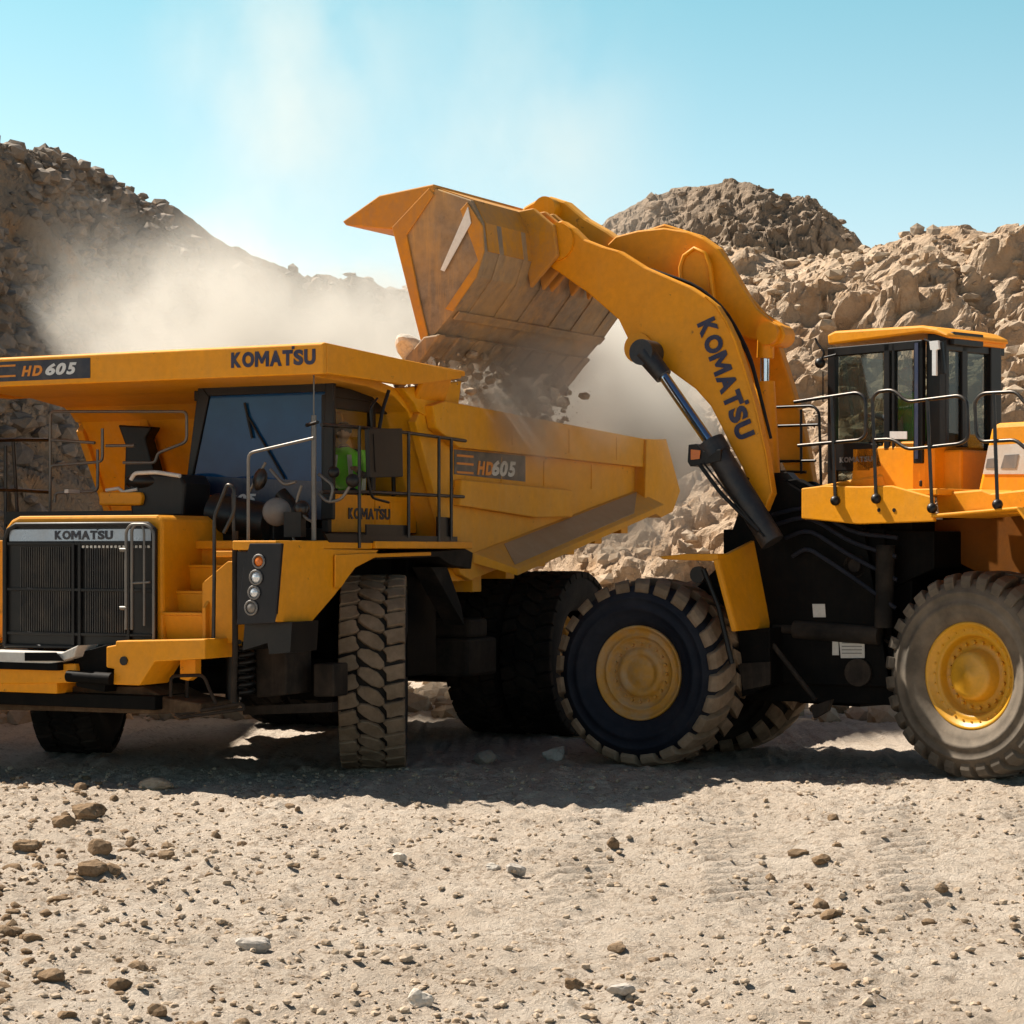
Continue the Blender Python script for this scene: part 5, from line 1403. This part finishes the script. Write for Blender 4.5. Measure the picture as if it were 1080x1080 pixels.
# single stones one can point at: (px, py of the foot, size, material, squash, label)
ST = [
 (165, 834, 0.17, 'rock_tan', 0.45, 'flat tan slab at the front edge of the truck shadow'),
 (92, 866, 0.16, 'clod', 0.6, 'large pointed brown clod nearest below the slab on the left'),
 (67, 876, 0.12, 'clod', 0.7, 'rounded brown clod left of the large pointed clod'),
 (95, 930, 0.15, 'clod', 0.55, 'dark wedge shaped clod alone in the left foreground'),
 (28, 902, 0.14, 'clod', 0.45, 'low dark clod near the left edge of the photo'),
 (12, 992, 0.08, 'clod', 0.7, 'small brown clod lowest at the left edge'),
 (105, 905, 0.10, 'clod', 0.8, 'dark crumbly clod between the pointed clod and the wedge'),
 (268, 1003, 0.13, 'rock_grey', 0.6, 'flat pale grey stone in the left foreground'),
 (445, 1064, 0.085, 'rock_white', 0.95, 'round whitish stone at the bottom of the photo'),
 (543, 922, 0.085, 'rock_grey', 0.9, 'pale upright stone in the middle of the sunlit dirt'),
 (520, 916, 0.06, 'rock_white', 0.9, 'small whitish stone left of the pale upright stone'),
 (648, 896, 0.055, 'clod', 1.5, 'thin upright brown chip right of centre'),
 (884, 1026, 0.075, 'clod', 0.5, 'brown clod alone in the right foreground'),
 (655, 1056, 0.085, 'rock_grey', 0.6, 'grey stone beside brown crumbs at the bottom centre'),
 (606, 1048, 0.06, 'clod', 0.9, 'brown crumb left of the grey stone at the bottom centre'),
 (586, 802, 0.12, 'rock_grey', 0.8, 'grey stone in shade left of the loader front tyre'),
 (422, 912, 0.07, 'rock_white', 0.8, 'small white stone above the left part of the sunlit dirt'),
 (850, 948, 0.05, 'rock_white', 0.8, 'small pale stone among the tyre prints'),
 (1066, 812, 0.16, 'clod', 0.8, 'orange brown lump against the loader rear tyre'),
 (512, 808, 0.12, 'rock_dark', 0.7, 'grey stone in shade between the truck and loader front tyres'),
 (875, 752, 0.22, 'clod', 0.7, 'brown clod in the gap beneath the loader'),
 (462, 352 + 0, 0, None, 0, None),
]
for i, (a, b, s_, mt, sq, lab) in enumerate(ST):
    if not lab: continue
    Yd = 2300 * 2.37 / (b - 580); Xd = (a - 540) / 2300 * Yd
    v, f = rock_shape(3, 500 + i, 12, 0.16)
    rr = np.random.default_rng(i)
    v = v * (1 + 0.10 * (np.random.default_rng(i + 40).random(len(v)) - 0.5)[:, None]) * np.array([1.15, 0.8, sq]) * s_ * 0.85 * (Yd / 14 * 0.35 + 0.65)
    z0 = float(ground_h(np.array([Xd]), np.array([Yd]))[0])
    v[:, 2] -= v[:, 2].min() * 0.55
    v[:, 2] += 0
    bm_o = mesh_np('stone', v, f, M[mt], False)
    bm_o.location = (Xd, Yd, z0)
    tag(bm_o, lab, 'stone')

# ---------------------------------------------------------------- falling rubble below the bucket
r = np.random.default_rng(31)
n = 5200
t = r.random(n)
yb = r.uniform(-2.9, 0.45, n)
k = np.clip((yb + 2.9) / 3.3, 0, 1)
fx = 2.45 + r.normal(0.12, 0.20, n) + 0.25 * t; fz = 4.55 - t * (1.0 + 0.3 * k) + r.normal(0, 0.1, n)
P_ = [WF @ Vector((a, b, c)) for a, b, c in zip(fx, yb, fz)]
sz = 0.008 + 0.11 * r.random(n) ** 9
tag(scatter('falling_rubble', [tuple(p) for p in P_], sz, M['rock_tan'], 1, seed=9, flat=(0.6, 1.1)), 'stones and dirt pouring from the raised bucket into the truck', 'rubble', None, 'stuff')
p = WF @ Vector((2.66, 0.35, 4.62))
v, f = rock_shape(3, 901, 8, 0.06)
o = mesh_np('stone', v * np.array([0.28, 0.2, 0.17]), f, M['rock_white'], False)
o.location = p; o.rotation_euler = (0.3, 0.7, 0.4)
tag(o, 'large pale rock tumbling off the near corner of the bucket', 'stone')
# load already in the dump body
n = 700
lx = r.uniform(-6.3, -1.6, n); ly = r.uniform(-1.9, 1.9, n)
lz = 2.9 + (-lx - 1.6) * 0.09 + 0.35 * (1 - np.abs(ly) / 2) + r.normal(0, 0.06, n)
WT = Matrix.Translation((-3.255, 24.54, 0)) @ Matrix.Rotation(TH, 4, 'Z')
P_ = [tuple(WT @ Vector((a, b, c))) for a, b, c in zip(lx, ly, lz)]
tag(scatter('rubble_load', P_, 0.08 + 0.35 * r.random(n) ** 2, M['rock_tan'], 1, seed=10), 'heap of rubble carried inside the yellow dump body', 'rubble', None, 'stuff')

# ---------------------------------------------------------------- drivers
def person(label, mtx, lean=0.0, helmet=False):
    me = bpy.data.meshes.new('person')
    J = {  # joint: (position x fwd, y left, z up from the seat), radius
     'pelvis': ((0, 0, 0.10), 0.15), 'waist': ((0.02, 0, 0.26), 0.135), 'chest': ((0.03, 0, 0.45), 0.16), 'neck': ((0.03, 0, 0.60), 0.065), 'neck2': ((0.05, 0, 0.66), 0.058),
     'shL': ((0.03, 0.19, 0.52), 0.065), 'elL': ((0.16, 0.25, 0.28), 0.045), 'wrL': ((0.40, 0.18, 0.34), 0.032), 'haL': ((0.47, 0.16, 0.36), 0.035),
     'shR': ((0.03, -0.19, 0.52), 0.065), 'elR': ((0.16, -0.25, 0.28), 0.045), 'wrR': ((0.40, -0.18, 0.34), 0.032), 'haR': ((0.47, -0.16, 0.36), 0.035),
     'hiL': ((0.05, 0.10, 0.08), 0.09), 'knL': ((0.47, 0.13, 0.10), 0.065), 'anL': ((0.52, 0.13, -0.32), 0.045), 'toL': ((0.68, 0.13, -0.36), 0.04),
     'hiR': ((0.05, -0.10, 0.08), 0.09), 'knR': ((0.47, -0.13, 0.10), 0.065), 'anR': ((0.52, -0.13, -0.32), 0.045), 'toR': ((0.68, -0.13, -0.36), 0.04)}
    E = [('pelvis', 'waist'), ('waist', 'chest'), ('chest', 'neck'), ('neck', 'neck2'), ('chest', 'shL'), ('shL', 'elL'), ('elL', 'wrL'), ('wrL', 'haL'),
         ('chest', 'shR'), ('shR', 'elR'), ('elR', 'wrR'), ('wrR', 'haR'), ('pelvis', 'hiL'), ('hiL', 'knL'), ('knL', 'anL'), ('anL', 'toL'), ('pelvis', 'hiR'), ('hiR', 'knR'), ('knR', 'anR'), ('anR', 'toR')]
    for s_, sy in (('L', 1), ('R', -1)):       # curled fingers and thumb
        bx, by, bz = J['ha' + s_][0]
        for q in range(4):
            J['f%d%s' % (q, s_)] = ((bx + 0.04, by + sy * (0.03 - 0.02 * q), bz + 0.005), 0.009)
            J['g%d%s' % (q, s_)] = ((bx + 0.075 - 0.004 * abs(q - 1), by + sy * (0.03 - 0.02 * q), bz - 0.02), 0.008)
            E += [('ha' + s_, 'f%d%s' % (q, s_)), ('f%d%s' % (q, s_), 'g%d%s' % (q, s_))]
        J['th' + s_] = ((bx + 0.02, by - sy * 0.05, bz + 0.01), 0.010); E += [('ha' + s_, 'th' + s_)]
    names = list(J)
    me.from_pydata([J[k][0] for k in names], [(names.index(a), names.index(b)) for a, b in E], [])
    tmp = bpy.data.objects.new('person', me); COL.objects.link(tmp)
    tmp.modifiers.new('skin', 'SKIN'); 
    sv = me.skin_vertices[0].data
    for i, k in enumerate(names):
        sv[i].radius = (J[k][1], J[k][1]); sv[i].use_root = (i == 0)
    ss = tmp.modifiers.new('s', 'SUBSURF'); ss.levels = 1; ss.render_levels = 1
    dg = bpy.context.evaluated_depsgraph_get(); dg.update()
    ev = bpy.data.meshes.new_from_object(tmp.evaluated_get(dg))
    bpy.data.objects.remove(tmp)
    vs = [tuple(v.co) for v in ev.vertices]; fs = [tuple(p.vertices) for p in ev.polygons]
    nb = len(fs)
    # head with brow, nose, jaw and ears joined to the same mesh
    hv, hf = ico(3)
    h2 = []
    for (x, y, z) in hv:
        X_, Y_, Z_ = x * 0.098, y * 0.078, z * 0.118
        if z < 0: X_ *= 1 - 0.12 * (-z); Y_ *= 1 + 0.25 * z
        X_ += 0.022 * math.exp(-((y / 0.16) ** 2 + ((z + 0.12) / 0.18) ** 2)) * (x > 0)
        X_ -= 0.010 * (math.exp(-(((abs(y) - 0.38) / 0.14) ** 2 + ((z - 0.05) / 0.12) ** 2))) * (x > 0)
        X_ -= 0.006 * math.exp(-((y / 0.3) ** 2 + ((z + 0.42) / 0.06) ** 2)) * (x > 0)
        Y_ += 0.014 * math.copysign(1, y) * math.exp(-((x / 0.16) ** 2 + ((z) / 0.22) ** 2)) * (abs(y) > 0.8)
        h2.append((X_ + 0.075, Y_, Z_ + 0.765))
    b = len(vs); vs += h2; fs += [tuple(int(i) + b for i in f_) for f_ in hf]
    mm = bpy.data.meshes.new('person'); mm.from_pydata(vs, [], fs)
    mm.polygons.foreach_set("use_smooth", [True] * len(fs))
    mm.materials.append(M['cloth']); mm.materials.append(M['skin'])
    for p_ in mm.polygons:
        c = p_.center
        if c.z > 0.61 or (c.x > 0.42 and c.z > 0.28 and abs(c.y) < 0.3): p_.material_index = 1
    o = bpy.data.objects.new('person', mm); COL.objects.link(o)
    o.matrix_world = mtx
    o["label"] = label; o["category"] = 'person'
    # vest
    m = MB(); rings = [(0.04, 0.165, 0.20), (0.15, 0.17, 0.205), (0.30, 0.165, 0.20), (0.45, 0.175, 0.225), (0.53, 0.15, 0.215), (0.58, 0.10, 0.14), (0.605, 0.08, 0.09)]
    vs = []; nn = 24
    for (z, rx, ry) in rings:
        for q in range(nn):
            a = 2 * math.pi * q / nn; vs.append((0.025 + rx * math.cos(a), ry * math.sin(a), z + 0.006 * math.sin(3 * a)))
    fs = [(i * nn + q, i * nn + (q + 1) % nn, (i + 1) * nn + (q + 1) % nn, (i + 1) * nn + q) for i in range(len(rings) - 1) for q in range(nn)]
    m.add(vs, fs, True)
    for sy in (1, -1): m.tube([(0.03, sy * 0.17, 0.53), (0.08, sy * 0.235, 0.42), (0.14, sy * 0.26, 0.31)], [0.085, 0.075, 0.065], 12)
    ve = m.build('vest', M['hivis'], o)
    m = MB()
    for sy in (1, -1):
        m.prism([(0.20, sy * 0.10, 0.10), (0.205, sy * 0.07, 0.30), (0.19, sy * 0.05, 0.52), (0.19, sy * 0.10, 0.52), (0.205, sy * 0.12, 0.30), (0.20, sy * 0.15, 0.10)], (0.012, 0, 0))
        m.prism([(0.04, sy * 0.222, 0.12), (0.12, sy * 0.20, 0.12), (0.10, sy * 0.22, 0.36), (0.06, sy * 0.235, 0.36)], (0, sy * 0.02, 0))
    m.build('reflective_strip', M['strip'], ve)
    m = MB()
    if helmet:
        m.ball((0.065, 0, 0.80), 0.125, 12, (1.1, 0.9, 0.78)); m.box(0.13, 0.22, -0.07, 0.07, 0.80, 0.812)
        m.build('helmet', M['white'], o)
    else:
        m.ball((0.055, 0, 0.80), 0.11, 12, (1.05, 0.86, 0.85)); m.build('hair', M['cloth'], o)
    return o
person('truck driver seated in the dump truck cab in a bright green vest', WT @ Matrix.Translation((-0.33, 1.38, 2.90)) @ Matrix.Rotation(R_(25), 4, 'Z'))
person('loader operator in white helmet and green vest behind the cab glass', WR @ Matrix.Translation((1.42, -1.05, 3.52)) @ Matrix.Rotation(R_(10), 4, 'Z'), helmet=True)

# ---------------------------------------------------------------- dust hanging over the dump body
def dust(name, lo, hi, blobs, dens, nscale, label, thr=(0.42, 0.66), warp=2.4, col=(0.96, 0.91, 0.83)):
    c = [(a + b) / 2 for a, b in zip(lo, hi)]
    m = MB(); m.box(lo[0] - c[0], hi[0] - c[0], lo[1] - c[1], hi[1] - c[1], lo[2] - c[2], hi[2] - c[2])
    mt = bpy.data.materials.new(name); mt.use_nodes = True
    nt = mt.node_tree; nt.nodes.clear()
    out = N(nt, "ShaderNodeOutputMaterial")
    vol = N(nt, "ShaderNodeVolumePrincipled")
    vol.inputs["Color"].default_value = rgba(col)
    vol.inputs["Anisotropy"].default_value = 0.25
    tc = N(nt, "ShaderNodeTexCoord")
    nz = N(nt, "ShaderNodeTexNoise"); nz.inputs["Scale"].default_value = nscale; nz.inputs["Detail"].default_value = 5; nz.inputs["Roughness"].default_value = 0.62
    mp = N(nt, "ShaderNodeMapping"); mp.inputs["Rotation"].default_value = (0, 0.5, 0); mp.inputs["Scale"].default_value = (1, 0.6, 0.8)
    nt.links.new(tc.outputs["Object"], mp.inputs[0]); nt.links.new(mp.outputs[0], nz.inputs["Vector"])
    wz = N(nt, "ShaderNodeVectorMath", operation='SUBTRACT'); nt.links.new(nz.outputs["Color"], wz.inputs[0]); wz.inputs[1].default_value = (0.5, 0.5, 0.5)
    ws = N(nt, "ShaderNodeVectorMath", operation='SCALE'); nt.links.new(wz.outputs[0], ws.inputs[0]); ws.inputs["Scale"].default_value = warp
    pw = N(nt, "ShaderNodeVectorMath", operation='ADD'); nt.links.new(tc.outputs["Object"], pw.inputs[0]); nt.links.new(ws.outputs[0], pw.inputs[1])
    tot = None
    for (bx, by, bz, rx, ry, rz, amp) in blobs:
        s1 = N(nt, "ShaderNodeVectorMath", operation='SUBTRACT'); nt.links.new(pw.outputs[0], s1.inputs[0]); s1.inputs[1].default_value = (bx - c[0], by - c[1], bz - c[2])
        s2 = N(nt, "ShaderNodeVectorMath", operation='DIVIDE'); nt.links.new(s1.outputs[0], s2.inputs[0]); s2.inputs[1].default_value = (rx, ry, rz)
        s3 = N(nt, "ShaderNodeVectorMath", operation='LENGTH'); nt.links.new(s2.outputs[0], s3.inputs[0])
        f = mth(nt, 'MULTIPLY', mth(nt, 'POWER', mth(nt, 'MAXIMUM', mth(nt, 'SUBTRACT', 1.0, s3.outputs["Value"]), 0.0), 1.6), amp)
        tot = f if tot is None else mth(nt, 'ADD', tot, f)
    d = mth(nt, 'MULTIPLY', tot, mth(nt, 'ADD', mth(nt, 'MULTIPLY', ramp(nt, nz.outputs["Fac"], *thr), 1.2), 0.03))
    nt.links.new(mth(nt, 'MULTIPLY', d, dens), vol.inputs["Density"])
    nt.links.new(vol.outputs[0], out.inputs["Volume"])
    o = m.build(name, mt)
    o.location = c
    tag(o, label, 'dust', None, 'stuff')
    return o
dust('dust_cloud', (-11, 25, 0.8), (4.2, 40, 15),
     [(-4.7, 35, 5.1, 3.0, 4.5, 2.9, 0.42), (-3.0, 34, 4.5, 3.6, 4, 2.7, 0.75), (-0.6, 32, 4.5, 3.4, 4, 2.9, 2.1), (1.3, 32, 4.3, 2.4, 3, 2.2, 1.9), (-0.2, 26.6, 4.1, 2.1, 1.7, 1.3, 3.2),
      (-6.6, 37, 6.4, 2.4, 3, 2.2, 0.15), (-3.4, 34, 9.5, 3.2, 4.5, 5.0, 0.07), (0.5, 34, 8.5, 3.0, 4, 4.0, 0.05)],
     3.6, 0.42, 'cloud of pale dust drifting up and left from the dump body')
